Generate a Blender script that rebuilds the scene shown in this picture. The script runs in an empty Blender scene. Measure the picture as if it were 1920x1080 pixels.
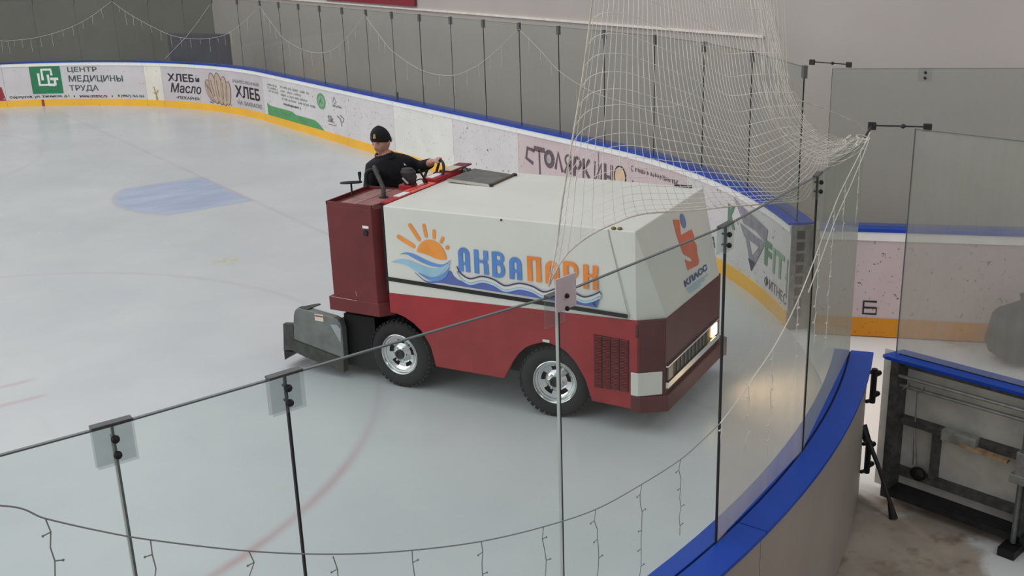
import bpy, bmesh, math, random
from mathutils import Vector, Matrix
PI = math.pi
random.seed(7)
SC = bpy.context.scene
COL = SC.collection

# ------------------------------------------------------------------ camera
cam_d = bpy.data.cameras.new('camera')
cam = bpy.data.objects.new('camera', cam_d)
COL.objects.link(cam)
_r = Vector((0.817047, -0.575669, -0.032241)); _d = Vector((-0.206682, -0.240223, -0.94846)); _f = Vector((0.538254, 0.7816, -0.315253))
M3 = Matrix((_r, -_d, -_f)).transposed()
cam.matrix_world = Matrix.Translation((-6.29289, -17.56038, 4.03862)) @ M3.to_4x4()
cam_d.sensor_width = 36.0
cam_d.lens = 2038.81 / 1920 * 36
cam_d.clip_start = 0.05
SC.camera = cam

# ------------------------------------------------------------------ view, world, hall and fill lights
SC.view_settings.view_transform = 'Standard'
SC.view_settings.look = 'None'
SC.view_settings.gamma = 1.0
SC.view_settings.exposure = 0.0
SC.view_settings.use_curve_mapping = False
SC.cycles.transparent_max_bounces = 32
W = bpy.data.worlds.new('hall_air')
SC.world = W
W.use_nodes = True
W.node_tree.nodes['Background'].inputs[0].default_value = (0.93, 0.97, 1.0, 1)
W.node_tree.nodes['Background'].inputs[1].default_value = 0.45

def area(name, loc, size, power, rot=(0, 0, 0), color=(1, 0.99, 0.97)):
    l = bpy.data.lights.new(name, 'AREA'); l.shape = 'RECTANGLE'; l.size, l.size_y = size
    l.energy = power; l.color = color
    o = bpy.data.objects.new(name, l); COL.objects.link(o); o.location = loc; o.rotation_euler = rot
    return o
area('ceiling_or_fill_bank', (-17, 2, 11.0), (26, 34), 2150)
area('ceiling_or_fill_bank', (-2, 4, 11.0), (10, 30), 850)
area('ceiling_or_fill_bank', (-34, 0, 9.0), (10, 30), 2600, (0, math.radians(-60), 0))  # added tilted fill for the machine's side, standing for farther rink lamps
area('gate_fill', (1.5, -18.5, 8.0), (4, 3), 130)  # unseen fill light, added to brighten the machine's front

# ------------------------------------------------------------------ materials
def lin(c):
    return tuple(((v / 255) / 12.92 if v / 255 <= 0.04045 else ((v / 255 + 0.055) / 1.055) ** 2.4) for v in c)

class G:
    """tiny expression helper for shader graphs"""
    def __init__(s, m): s.t = m.node_tree
    def n(s, t, **k):
        x = s.t.nodes.new(t)
        for a, b in k.items(): setattr(x, a, b)
        return x
    def put(s, sock, v):
        if isinstance(v, bpy.types.NodeSocket): s.t.links.new(v, sock)
        else: sock.default_value = v
    def m(s, op, a, b=0.0, c=0.0, clamp=False):
        x = s.n('ShaderNodeMath', operation=op, use_clamp=clamp)
        for i, v in enumerate((a, b, c)): s.put(x.inputs[i], v)
        return x.outputs[0]
    def step(s, x, lo, hi):
        r = s.n('ShaderNodeMapRange', interpolation_type='SMOOTHSTEP')
        s.put(r.inputs[0], x); r.inputs[1].default_value = lo; r.inputs[2].default_value = hi
        return r.outputs[0]
    def mix(s, f, a, b):
        x = s.n('ShaderNodeMix', data_type='RGBA')
        s.put(x.inputs[0], f)
        for i, v in ((6, a), (7, b)):
            s.put(x.inputs[i], v if isinstance(v, bpy.types.NodeSocket) else (*v, 1) if len(v) == 3 else v)
        return x.outputs[2]
    def pos(s):
        return s.n('ShaderNodeNewGeometry').outputs['Position']
    def obj(s):
        return s.n('ShaderNodeTexCoord').outputs['Object']
    def xyz(s, v):
        x = s.n('ShaderNodeSeparateXYZ'); s.put(x.inputs[0], v); return x.outputs
    def noise(s, vec, scale, detail=3, rough=0.55, stretch=None):
        if stretch:
            mp = s.n('ShaderNodeMapping'); s.put(mp.inputs[0], vec); mp.inputs[3].default_value = stretch; vec = mp.outputs[0]
        x = s.n('ShaderNodeTexNoise'); s.put(x.inputs['Vector'], vec)
        x.inputs['Scale'].default_value = scale; x.inputs['Detail'].default_value = detail; x.inputs['Roughness'].default_value = rough
        return x.outputs[0]
    def voro(s, vec, scale, stretch=None):
        if stretch:
            mp = s.n('ShaderNodeMapping'); s.put(mp.inputs[0], vec); mp.inputs[3].default_value = stretch; vec = mp.outputs[0]
        x = s.n('ShaderNodeTexVoronoi'); s.put(x.inputs['Vector'], vec); x.inputs['Scale'].default_value = scale
        return x.outputs['Distance'], x.outputs['Color']

MATS = {}
def mat(name, rgb, rough=0.5, metal=0.0, vary=0.08, scale=6.0, emit=None, spec=0.4, bump=0.0):
    """plain painted / plastic / metal surface with a little uneven wear"""
    if name in MATS: return MATS[name]
    m = bpy.data.materials.new(name); m.use_nodes = True
    b = m.node_tree.nodes['Principled BSDF']; g = G(m); c = lin(rgb)
    o = g.obj()
    f = g.noise(o, scale, 4)
    lo = tuple(v * (1 - vary) for v in c); hi = tuple(min(1, v * (1 + vary)) for v in c)
    g.put(b.inputs['Base Color'], g.mix(g.step(f, 0.3, 0.7), lo, hi))
    b.inputs['Roughness'].default_value = rough; b.inputs['Metallic'].default_value = metal
    b.inputs['Specular IOR Level'].default_value = spec
    if bump:
        bp = g.n('ShaderNodeBump'); bp.inputs['Strength'].default_value = bump; bp.inputs['Distance'].default_value = 0.01
        g.put(bp.inputs['Height'], g.noise(o, scale * 8, 3)); g.put(b.inputs['Normal'], bp.outputs[0])
    if emit:
        b.inputs['Emission Color'].default_value = (*lin(emit[0]), 1); b.inputs['Emission Strength'].default_value = emit[1]
    MATS[name] = m
    return m

def board_mat(name, rgb, amount, dark=(60, 60, 66)):
    """dasher plastic with puck marks"""
    m = bpy.data.materials.new(name); m.use_nodes = True
    b = m.node_tree.nodes['Principled BSDF']; g = G(m); p = g.pos()
    c = lin(rgb)
    cloud = g.noise(p, 1.7, 5)
    base = g.mix(g.step(cloud, 0.25, 0.75), tuple(v * 0.93 for v in c), tuple(min(1, v * 1.04) for v in c))
    wn = g.n('ShaderNodeTexNoise'); g.put(wn.inputs['Vector'], p); wn.inputs['Scale'].default_value = 14.0; wn.inputs['Detail'].default_value = 3
    sub = g.n('ShaderNodeVectorMath', operation='SUBTRACT'); g.put(sub.inputs[0], wn.outputs['Color']); sub.inputs[1].default_value = (0.5, 0.5, 0.5)
    q_ = g.n('ShaderNodeVectorMath', operation='MULTIPLY_ADD'); g.put(q_.inputs[0], sub.outputs[0]); q_.inputs[1].default_value = (0.16, 0.16, 0.16); g.put(q_.inputs[2], p); q = q_.outputs[0]
    d1, k1 = g.voro(q, 9.0, (1, 1, 1.2)); h1, _, v1 = g.xyz(k1)
    s1 = g.m('MULTIPLY', g.m('LESS_THAN', d1, g.m('MULTIPLY_ADD', v1, 0.16, 0.03)), g.m('LESS_THAN', h1, amount * 1.35))
    d2, k2 = g.voro(q, 22.0, (1.1, 1.1, 0.9)); _, h2, v2 = g.xyz(k2)
    s2 = g.m('MULTIPLY', g.m('LESS_THAN', d2, g.m('MULTIPLY_ADD', v2, 0.2, 0.05)), g.m('LESS_THAN', h2, amount * 1.2))
    s3 = g.m('MULTIPLY', g.step(g.noise(p, 5, 6, 0.7, (1, 1, 3)), 0.64, 0.75), min(0.5, amount))
    s = g.m('MAXIMUM', g.m('MULTIPLY', g.m('MAXIMUM', s1, s2), 0.75), s3)
    g.put(b.inputs['Base Color'], g.mix(s, base, lin(dark)))
    b.inputs['Roughness'].default_value = 0.45; b.inputs['Specular IOR Level'].default_value = 0.3
    return m

def glass_mat(name, tint, haze, haze_rgb, streak=0.0, low=None, rgb2=None):
    """safety glass: tinted see-through sheet, thin mirror coat, condensation haze (noise streaks)"""
    m = bpy.data.materials.new(name); m.use_nodes = True; t = m.node_tree; t.nodes.clear(); g = G(m)
    out = g.n('ShaderNodeOutputMaterial')
    tr = g.n('ShaderNodeBsdfTransparent'); tr.inputs[0].default_value = (*tint, 1)
    gl = g.n('ShaderNodeBsdfGlossy'); gl.inputs['Roughness'].default_value = 0.03
    geo = g.n('ShaderNodeNewGeometry'); dt = g.n('ShaderNodeVectorMath', operation='DOT_PRODUCT'); g.put(dt.inputs[0], geo.outputs['Normal']); g.put(dt.inputs[1], geo.outputs['Incoming'])
    sch = g.m('POWER', g.m('SUBTRACT', 1.0, g.m('ABSOLUTE', dt.outputs['Value'])), 5.0)          # same on both faces of the sheet
    a = g.n('ShaderNodeMixShader'); g.put(a.inputs[0], g.m('MULTIPLY_ADD', sch, 0.45, 0.018)); g.put(a.inputs[1], tr.outputs[0]); g.put(a.inputs[2], gl.outputs[0])
    if haze > 0:
        p = g.pos()
        df = g.n('ShaderNodeBsdfDiffuse'); df.inputs[0].default_value = (*lin(haze_rgb), 1)
        tl = g.n('ShaderNodeBsdfTranslucent'); tl.inputs[0].default_value = (*lin(haze_rgb), 1)
        hz = g.n('ShaderNodeMixShader'); hz.inputs[0].default_value = 0.5; g.put(hz.inputs[1], df.outputs[0]); g.put(hz.inputs[2], tl.outputs[0])
        n1 = g.noise(p, 1.1, 3); n2 = g.noise(p, 5.0, 5, 0.6, (2.0, 2.0, 0.25))
        f = g.m('MULTIPLY_ADD', g.m('SUBTRACT', n1, 0.5), streak, haze)
        f = g.m('MULTIPLY_ADD', g.m('SUBTRACT', n2, 0.5), streak * 0.6, f)
        if low:
            z = g.xyz(p)[2]
            f = g.m('MULTIPLY', f, g.m('SUBTRACT', 1.0, g.m('MULTIPLY', g.step(z, low[0], low[1]), low[2])))
        f = g.m('MINIMUM', g.m('MAXIMUM', f, 0.0), 0.95)
        b = g.n('ShaderNodeMixShader'); g.put(b.inputs[0], f); g.put(b.inputs[1], a.outputs[0]); g.put(b.inputs[2], hz.outputs[0]); a = b
    g.put(out.inputs[0], a.outputs[0])
    return m

# ------------------------------------------------------------------ mesh helpers
class MB:
    def __init__(s): s.v = []; s.f = []; s.mi = []
    def add(s, vs, fs, mi=0):
        k = len(s.v); s.v += [tuple(v) for v in vs]; s.f += [tuple(i + k for i in f) for f in fs]; s.mi += [mi] * len(fs)
    def box(s, x0, x1, y0, y1, z0, z1, mi=0):
        s.add([(x0, y0, z0), (x1, y0, z0), (x1, y1, z0), (x0, y1, z0), (x0, y0, z1), (x1, y0, z1), (x1, y1, z1), (x0, y1, z1)],
              [(0, 3, 2, 1), (4, 5, 6, 7), (0, 1, 5, 4), (1, 2, 6, 5), (2, 3, 7, 6), (3, 0, 4, 7)], mi)
    def hexa(s, p, mi=0):
        s.add(p, [(0, 3, 2, 1), (4, 5, 6, 7), (0, 1, 5, 4), (1, 2, 6, 5), (2, 3, 7, 6), (3, 0, 4, 7)], mi)
    def prism(s, poly, fn, h0, h1, mi=0):
        """poly: 2D points, fn(a,b,h)->xyz"""
        n = len(poly)
        s.add([fn(a, b, h0) for a, b in poly] + [fn(a, b, h1) for a, b in poly],
              [tuple(range(n - 1, -1, -1)), tuple(range(n, 2 * n))] + [(i, (i + 1) % n, n + (i + 1) % n, n + i) for i in range(n)], mi)
    def tube(s, pts, r, k=6, closed=False, mi=0, cap=True):
        pts = [Vector(p) for p in pts]; n = len(pts)
        rs = r if isinstance(r, (list, tuple)) else [r] * n
        ring0 = len(s.v); up = None; vs = []
        for i, p in enumerate(pts):
            a = pts[i - 1] if (i > 0 or closed) else p; b = pts[(i + 1) % n] if (i < n - 1 or closed) else p
            t = (b - a)
            if t.length < 1e-9: t = Vector((0, 0, 1))
            t.normalize()
            if up is None:
                up = Vector((0, 0, 1)) if abs(t.z) < 0.9 else Vector((1, 0, 0))
            e = t.cross(up)
            if e.length < 1e-6: e = t.cross(Vector((0, 1, 0)))
            e.normalize(); up = e.cross(t).normalized()
            for j in range(k):
                w = 2 * PI * j / k
                vs.append(p + (e * math.cos(w) + up * math.sin(w)) * rs[i])
        fs = []
        for i in range(n if closed else n - 1):
            for j in range(k):
                a = i * k + j; b = i * k + (j + 1) % k; i2 = (i + 1) % n
                fs.append((a, b, i2 * k + (j + 1) % k, i2 * k + j))
        if cap and not closed:
            fs += [tuple(range(k - 1, -1, -1)), tuple((n - 1) * k + j for j in range(k))]
        s.add(vs, fs, mi)
    def lathe(s, prof, fn, k=40, mi=0):
        """prof: (r, h) list, fn(x,y,h)->xyz"""
        n = len(prof); vs = []
        for j in range(k):
            w = 2 * PI * j / k
            for r, h in prof: vs.append(fn(r * math.cos(w), r * math.sin(w), h))
        fs = []
        for j in range(k):
            for i in range(n - 1):
                a = j * n + i; b = ((j + 1) % k) * n + i
                fs.append((a, b, b + 1, a + 1))
        s.add(vs, fs, mi)
    def ball(s, c, r, k=8, mi=0):
        rx, ry, rz = r if isinstance(r, (tuple, list)) else (r, r, r)
        vs = []; fs = []
        for i in range(k + 1):
            th = PI * i / k
            for j in range(2 * k):
                ph = PI * j / k
                vs.append((c[0] + rx * math.sin(th) * math.cos(ph), c[1] + ry * math.sin(th) * math.sin(ph), c[2] + rz * math.cos(th)))
        for i in range(k):
            for j in range(2 * k):
                a = i * 2 * k + j; b = i * 2 * k + (j + 1) % (2 * k)
                fs.append((a, b, b + 2 * k, a + 2 * k))
        s.add(vs, fs, mi)
    def build(s, name, m, parent=None, smooth=False, bevel=0.0):
        me = bpy.data.meshes.new(name); me.from_pydata(s.v, [], s.f)
        ms = m if isinstance(m, (list, tuple)) else [m]
        for x in ms: me.materials.append(x)
        for p, i in zip(me.polygons, s.mi): p.material_index = i
        bm = bmesh.new(); bm.from_mesh(me)
        bmesh.ops.remove_doubles(bm, verts=bm.verts, dist=1e-6)
        bmesh.ops.recalc_face_normals(bm, faces=bm.faces)
        bm.to_mesh(me); bm.free()
        if smooth:
            for p in me.polygons: p.use_smooth = True
        o = bpy.data.objects.new(name, me); COL.objects.link(o)
        if parent: o.parent = parent
        if bevel:
            b = o.modifiers.new('edge', 'BEVEL'); b.width = bevel; b.segments = 2; b.limit_method = 'ANGLE'; b.angle_limit = 0.7
        if smooth:
            try:
                me.set_sharp_from_angle(angle=0.7)
            except Exception: pass
        return o

def tag(o, label=None, cat=None, group=None, kind=None):
    if label: o['label'] = label
    if cat: o['category'] = cat
    if group: o['group'] = group
    if kind: o['kind'] = kind
    return o
def empty(name, loc=(0, 0, 0), rz=0.0):
    o = bpy.data.objects.new(name, None); COL.objects.link(o); o.location = loc; o.rotation_euler = (0, 0, rz); o.empty_display_size = 0.1
    return o
def lerp(a, b, t): return tuple(x + (y - x) * t for x, y in zip(a, b))
def spline(pts, n):
    """Catmull-Rom through pts, n samples"""
    P = [Vector(p) for p in pts]; P = [P[0] * 2 - P[1]] + P + [P[-1] * 2 - P[-2]]
    out = []
    m = len(P) - 3
    for i in range(n):
        u = i / (n - 1) * m; k = min(int(u), m - 1); t = u - k
        a, b, c, d = P[k:k + 4]
        out.append(0.5 * ((2 * b) + (c - a) * t + (2 * a - 5 * b + 4 * c - d) * t * t + (3 * b - a - 3 * c + d) * t ** 3))
    return out

_tc = {}
def text_geo(s, bold=0.0, shear=0.0):
    k = (s, bold, shear)
    if k in _tc: return _tc[k]
    cu = bpy.data.curves.new('t', 'FONT'); cu.body = s; cu.size = 1; cu.offset = bold; cu.shear = shear; cu.resolution_u = 3; cu.fill_mode = 'FRONT'
    o = bpy.data.objects.new('t', cu); COL.objects.link(o)
    dg = bpy.context.evaluated_depsgraph_get(); dg.update()
    me = o.evaluated_get(dg).to_mesh()
    vs = [(v.co.x, v.co.y) for v in me.vertices]; fs = [tuple(p.vertices) for p in me.polygons]
    o.evaluated_get(dg).to_mesh_clear()
    bpy.data.objects.remove(o); bpy.data.curves.remove(cu)
    x0 = min(v[0] for v in vs); x1 = max(v[0] for v in vs); y0 = min(v[1] for v in vs); y1 = max(v[1] for v in vs)
    _tc[k] = ([((x - x0) / (x1 - x0), (y - y0) / (y1 - y0)) for x, y in vs], fs)
    return _tc[k]
def put_text(mb, s, fn, a0, a1, b0, b1, bold=0.0, shear=0.0, slope=0.0, mi=0):
    """fit the words into the box a0..a1 x b0..b1 of surface fn(a,b); slope drops b along a"""
    vs, fs = text_geo(s, bold, shear)
    mb.add([fn(a0 + x * (a1 - a0), b0 + y * (b1 - b0) + slope * (a1 - a0) * x) for x, y in vs], fs, mi)
def stroke(mb, pts, w, fn, mi=0):
    """flat painted line of width w through 2D pts"""
    if not isinstance(w, (list, tuple)):
        Q = []
        for a, b in zip(pts, pts[1:]):
            k = max(1, int(math.hypot(b[0] - a[0], b[1] - a[1]) / 0.2)); Q += [lerp(a, b, i / k) for i in range(k)]
        pts = Q + [pts[-1]]
    P = [Vector(p) for p in pts]; n = len(P); L = []; R = []
    for i, p in enumerate(P):
        t = (P[min(i + 1, n - 1)] - P[max(i - 1, 0)]).normalized(); e = Vector((-t.y, t.x))
        ww = w[i] if isinstance(w, (list, tuple)) else w
        L.append(p + e * ww / 2); R.append(p - e * ww / 2)
    mb.add([fn(*p) for p in L + R], [(i, i + 1, n + i + 1, n + i) for i in range(n - 1)], mi)
def flat(mb, poly, fn, mi=0):
    mb.add([fn(a, b) for a, b in poly], [tuple(range(len(poly)))], mi)
def bent(mb, bot, top, a0, a1, fn, n=10, mi=0):
    """patch between the lines bot(a) and top(a), cut fine enough to follow the curve of the boards"""
    for i in range(n):
        u, v = a0 + (a1 - a0) * i / n, a0 + (a1 - a0) * (i + 1) / n
        mb.add([fn(u, bot(u)), fn(v, bot(v)), fn(v, top(v)), fn(u, top(u))], [(0, 1, 2, 3)], mi)
def pw(pts):
    def f(a):
        for (x0, y0), (x1, y1) in zip(pts, pts[1:]):
            if a <= x1: return y0 + (y1 - y0) * (a - x0) / (x1 - x0) if x1 > x0 else y1
        return pts[-1][1]
    return f
def arc2(cx, cy, rx, ry, a0, a1, n=10):
    return [(cx + rx * math.cos(math.radians(a0 + (a1 - a0) * i / n)), cy + ry * math.sin(math.radians(a0 + (a1 - a0) * i / n))) for i in range(n + 1)]

# ------------------------------------------------------------------ rink outline: L runs along the boards, 0 = middle of the end boards
RC, XE, HS = 8.5, 3.3, 6.0
def bnd(L):
    s = 1 if L > 0 else -1; a = abs(L)
    if a <= HS: return XE, -s * a, -1.0, 0.0
    if a <= HS + RC * PI / 2:
        th = (a - HS) / RC
        return XE - RC + RC * math.cos(th), -s * (HS + RC * math.sin(th)), -math.cos(th), s * math.sin(th)
    return XE - RC - (a - HS - RC * PI / 2), -s * (HS + RC), 0.0, float(s)
def bp(L, z, off=0.0):
    x, y, nx, ny = bnd(L); return (x + nx * off, y + ny * off, z)
def sweep(mb, L0, L1, o0, o1, z0, z1, mi=0, stepL=0.25):
    n = max(1, int(math.ceil(abs(L1 - L0) / stepL)))
    vs = []; fs = []
    for i in range(n + 1):
        L = L0 + (L1 - L0) * i / n
        vs += [bp(L, z0, o0), bp(L, z0, o1), bp(L, z1, o1), bp(L, z1, o0)]
    for i in range(n):
        for j in range(4):
            a = i * 4 + j; b = i * 4 + (j + 1) % 4; fs.append((a, b, b + 4, a + 4))
    fs += [(3, 2, 1, 0), tuple(n * 4 + j for j in range(4))]
    mb.add(vs, fs, mi)

GLASS_OFF = -0.075

# ------------------------------------------------------------------ setting: ice, floor, walls
def ice_material():
    m = bpy.data.materials.new('ice'); m.use_nodes = True
    b = m.node_tree.nodes['Principled BSDF']; g = G(m); p = g.pos(); x, y, z = g.xyz(p)
    wob = g.m('MULTIPLY', g.m('SUBTRACT', g.noise(p, 6, 3), 0.5), 0.05)
    X = g.m('ADD', x, wob); Y = g.m('ADD', y, wob)
    def dist(cx, cy):
        a = g.m('SUBTRACT', X, cx); c = g.m('SUBTRACT', Y, cy)
        return g.m('SQRT', g.m('ADD', g.m('MULTIPLY', a, a), g.m('MULTIPLY', c, c)))
    def band(d, half, soft):      # 1 inside |d|<half
        return g.m('SUBTRACT', 1.0, g.step(g.m('ABSOLUTE', d), half - soft, half + soft))
    base = g.mix(g.step(g.noise(p, 0.5, 4), 0.3, 0.7), lin((191, 194, 197)), lin((200, 203, 205)))
    base = g.mix(g.m('MULTIPLY', g.step(g.noise(p, 2.2, 5, 0.6, (1, 0.35, 1)), 0.52, 0.75), 0.3), base, lin((184, 191, 193)))
    fade = g.step(g.noise(p, 0.9, 3), 0.25, 0.7)
    # crease: light blue, straight sides then a 1.83 m arc, thin red rim
    r0 = dist(0, 0)
    ay = g.m('ABSOLUTE', Y)
    ins = g.m('MULTIPLY', g.m('MULTIPLY', g.m('SUBTRACT', 1, g.step(r0, 1.80, 1.88)), g.m('SUBTRACT', 1, g.step(ay, 1.19, 1.25))), g.m('LESS_THAN', X, 0.02))
    core = g.m('MULTIPLY', g.m('MULTIPLY', g.m('SUBTRACT', 1, g.step(r0, 1.72, 1.80)), g.m('SUBTRACT', 1, g.step(ay, 1.12, 1.18))), g.m('LESS_THAN', X, -0.03))
    streak = g.step(g.noise(p, 1.6, 5, 0.6, (0.5, 2, 1)), 0.35, 0.75)
    blue = g.mix(streak, lin((168, 178, 202)), lin((184, 196, 214)))
    base = g.mix(g.m('MULTIPLY', ins, 0.75), base, lin((182, 181, 192)))
    base = g.mix(core, base, blue)
    # goal line and end-zone circles
    gl = band(X, 0.03, 0.05)
    nc = band(g.m('SUBTRACT', dist(-6, -7), 4.5), 0.025, 0.06)
    fc = band(g.m('SUBTRACT', dist(-6, 7), 4.5), 0.025, 0.08)
    strong = g.m('MULTIPLY', nc, g.step(g.m('MULTIPLY', Y, -1), 9.2, 11.2))
    base = g.mix(g.m('MULTIPLY', strong, g.m('MULTIPLY_ADD', fade, 0.35, 0.45)), base, lin((184, 134, 138)))
    base = g.mix(g.m('MULTIPLY', nc, g.m('MULTIPLY_ADD', fade, 0.2, 0.2)), base, lin((176, 158, 164)))
    base = g.mix(g.m('MULTIPLY', fc, g.m('MULTIPLY_ADD', fade, 0.2, 0.16)), base, lin((170, 160, 164)))
    base = g.mix(g.m('MULTIPLY', gl, g.m('MULTIPLY_ADD', fade, 0.22, 0.14)), base, lin((176, 154, 158)))
    # hash marks beside the near circle
    for yy in (-6.8, -7.28):
        hm = g.m('MULTIPLY', band(g.m('SUBTRACT', Y, yy), 0.03, 0.05), band(g.m('SUBTRACT', X, -5.0), 0.42, 0.08))
        base = g.mix(g.m('MULTIPLY', hm, 0.5), base, lin((184, 148, 154)))
    # worn yellow-green spot
    sp = g.m('MULTIPLY', g.m('SUBTRACT', 1, g.step(dist(-1.6, -4.2), 0.08, 0.3)), g.step(g.noise(p, 9, 3), 0.42, 0.6))
    base = g.mix(g.m('MULTIPLY', sp, 0.7), base, lin((186, 188, 146)))
    # small chips and cuts
    d, k = g.voro(p, 2.2); chip = g.m('MULTIPLY', g.m('LESS_THAN', d, 0.03), g.m('LESS_THAN', g.xyz(k)[0], 0.25))
    base = g.mix(g.m('MULTIPLY', chip, 0.35), base, lin((120, 126, 130)))
    g.put(b.inputs['Base Color'], base)
    g.put(b.inputs['Roughness'], g.m('MULTIPLY_ADD', g.noise(p, 1.2, 4), 0.22, 0.14))
    b.inputs['Specular IOR Level'].default_value = 0.34; b.inputs['IOR'].default_value = 1.31
    return m
M_ICE = ice_material()

def floor_material():
    m = bpy.data.materials.new('wet_concrete'); m.use_nodes = True
    b = m.node_tree.nodes['Principled BSDF']; g = G(m); p = g.pos(); x, y, z = g.xyz(p)
    n = g.noise(p, 1.3, 6, 0.6)
    base = g.mix(g.step(n, 0.3, 0.7), lin((150, 138, 126)), lin((186, 174, 160)))
    base = g.mix(g.step(g.noise(p, 4.5, 5), 0.5, 0.72), base, lin((132, 116, 98)))
    # packed snow dropped between the gate leaves and along the open gate
    def near(cx, cy, r0, r1):
        a = g.m('SUBTRACT', x, cx); c = g.m('SUBTRACT', y, cy)
        d = g.m('SQRT', g.m('ADD', g.m('MULTIPLY', a, a), g.m('MULTIPLY', c, c)))
        d = g.m('MULTIPLY_ADD', g.m('SUBTRACT', g.noise(p, 3.0, 4), 0.5), 0.9, d)
        return g.m('SUBTRACT', 1.0, g.step(d, r0, r1))
    s = g.m('MAXIMUM', near(1.5, -12.0, 1.35, 1.75), near(-0.05, -14.55, 0.38, 0.6))
    s = g.m('MAXIMUM', s, near(0.1, -13.1, 0.3, 0.5))
    base = g.mix(s, base, lin((226, 226, 226)))
    g.put(b.inputs['Base Color'], base)
    b.inputs['Roughness'].default_value = 0.6; b.inputs['Specular IOR Level'].default_value = 0.25
    return m

mb = MB(); mb.add([(-40, -30, -0.012), (20, -30, -0.012), (20, 30, -0.012), (-40, 30, -0.012)], [(0, 1, 2, 3)])
tag(mb.build('floor', floor_material()), kind='structure')

ice_pts = [bp(L, 0.0, 0.0)[:2] for L in [(-32 + i * 0.25) for i in range(257)]]
mb = MB(); mb.prism(ice_pts, lambda a, b, h: (a, b, h), -0.010, 0.0)
tag(mb.build('floor_ice', M_ICE), kind='structure')

def wall_mat(name, c1, c2):
    m = bpy.data.materials.new(name); m.use_nodes = True
    b = m.node_tree.nodes['Principled BSDF']; g = G(m); p = g.pos()
    g.put(b.inputs['Base Color'], g.mix(g.step(g.noise(p, 0.35, 3), 0.35, 0.65), lin(c1), lin(c2)))
    b.inputs['Roughness'].default_value = 0.8; b.inputs['Specular IOR Level'].default_value = 0.15
    return m
M_WALL = wall_mat('painted_wall_pinkish_grey', (182, 174, 170), (188, 180, 176))
M_WALL2 = wall_mat('painted_wall_grey_green', (112, 111, 101), (118, 117, 108))
mb = MB(); mb.box(5.8, 6.0, -26, 15.8, -0.012, 10)
tag(mb.build('wall_end', M_WALL), kind='structure')
mb = MB(); mb.box(-40, 5.8, 15.6, 15.8, -0.012, 10)
tag(mb.build('wall_far', M_WALL2), kind='structure')
mb = MB(); mb.box(5.76, 5.8, -6.6, 15.6, 2.41, 2.445)
tag(mb.build('trim_1', mat('wall_ledge', (234, 226, 222), 0.7)), kind='structure')

# red banner hung high on the end wall
mb = MB(); mb.box(5.73, 5.77, 3.2, 7.6, 2.49, 3.6)
t = mb.build('wall_banner', mat('banner_red', (140, 48, 58), 0.7)); tag(t, 'dark red banner hung high on the end wall, only its lower edge in view', 'banner')
for yy in (3.7, 5.4, 7.1):
    mb = MB(); mb.box(5.725, 5.799, yy - 0.03, yy + 0.03, 3.56, 3.64); mb.build('hook', mat('dark_steel', (60, 60, 62), 0.4, 0.7), t)
# navy mat behind the far boards
mb = MB(); mb.box(-1.05, 1.05, -0.06, 0.06, 0, 1.62)
t = mb.build('crash_mat', mat('navy_vinyl', (24, 22, 66), 0.6), None, bevel=0.03); t.location = (3.85, 11.5, -0.012); t.rotation_euler = (0, 0, math.radians(-62))
tag(t, 'navy blue padded mat standing behind the far corner glass, above the bread advert', 'mat')

# ------------------------------------------------------------------ dasher boards
M_WHITE = board_mat('dasher_white', (222, 220, 219), 0.20)
M_WHITE_HIT = board_mat('dasher_white_scuffed', (214, 211, 212), 0.6, (90, 90, 96))
M_GREYAD = board_mat('dasher_pale_grey', (206, 202, 205), 0.12)
M_PINK = board_mat('dasher_pink', (206, 188, 190), 0.3)
M_PINK2 = board_mat('dasher_mauve', (196, 182, 186), 0.45, (70, 64, 74))
M_BACK = board_mat('dasher_outer_face', (160, 150, 142), 0.06, (150, 140, 130))
M_KICK = board_mat('kick_yellow', (243, 186, 62), 0.15, (150, 96, 30))
M_KICK2 = board_mat('kick_orange', (206, 138, 36), 0.5, (96, 60, 20))
M_BLUE = mat('cap_blue', (6, 66, 172), 0.42, 0, 0.06, 3)
M_TRIM = mat('trim_white', (236, 236, 236), 0.5, 0, 0.03)
M_GROOVE = mat('groove_dark', (14, 22, 46), 0.7)
M_BLACKP = mat('black_plastic', (24, 24, 26), 0.5)
M_STEEL = mat('galvanised_steel', (120, 122, 122), 0.5, 0.6, 0.2, 14)
M_DSTEEL = mat('dark_painted_steel', (52, 52, 54), 0.55, 0.3, 0.25, 18)
M_INK = mat('print_black', (40, 40, 44), 0.6)
M_INKG = mat('print_dark_green_grey', (64, 84, 84), 0.6)
M_GREEN = mat('print_green', (44, 122, 84), 0.6)
M_GREEN2 = mat('print_leaf_green', (86, 156, 98), 0.6)
M_GREEN3 = mat('print_pale_green', (134, 170, 140), 0.6)
M_GREYT = mat('print_grey', (128, 126, 130), 0.6)
M_LGREY = mat('print_light_grey', (168, 168, 170), 0.6)
M_PRINTW = mat('print_white', (226, 228, 226), 0.6)
M_RED = mat('print_red', (150, 52, 58), 0.6)

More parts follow.
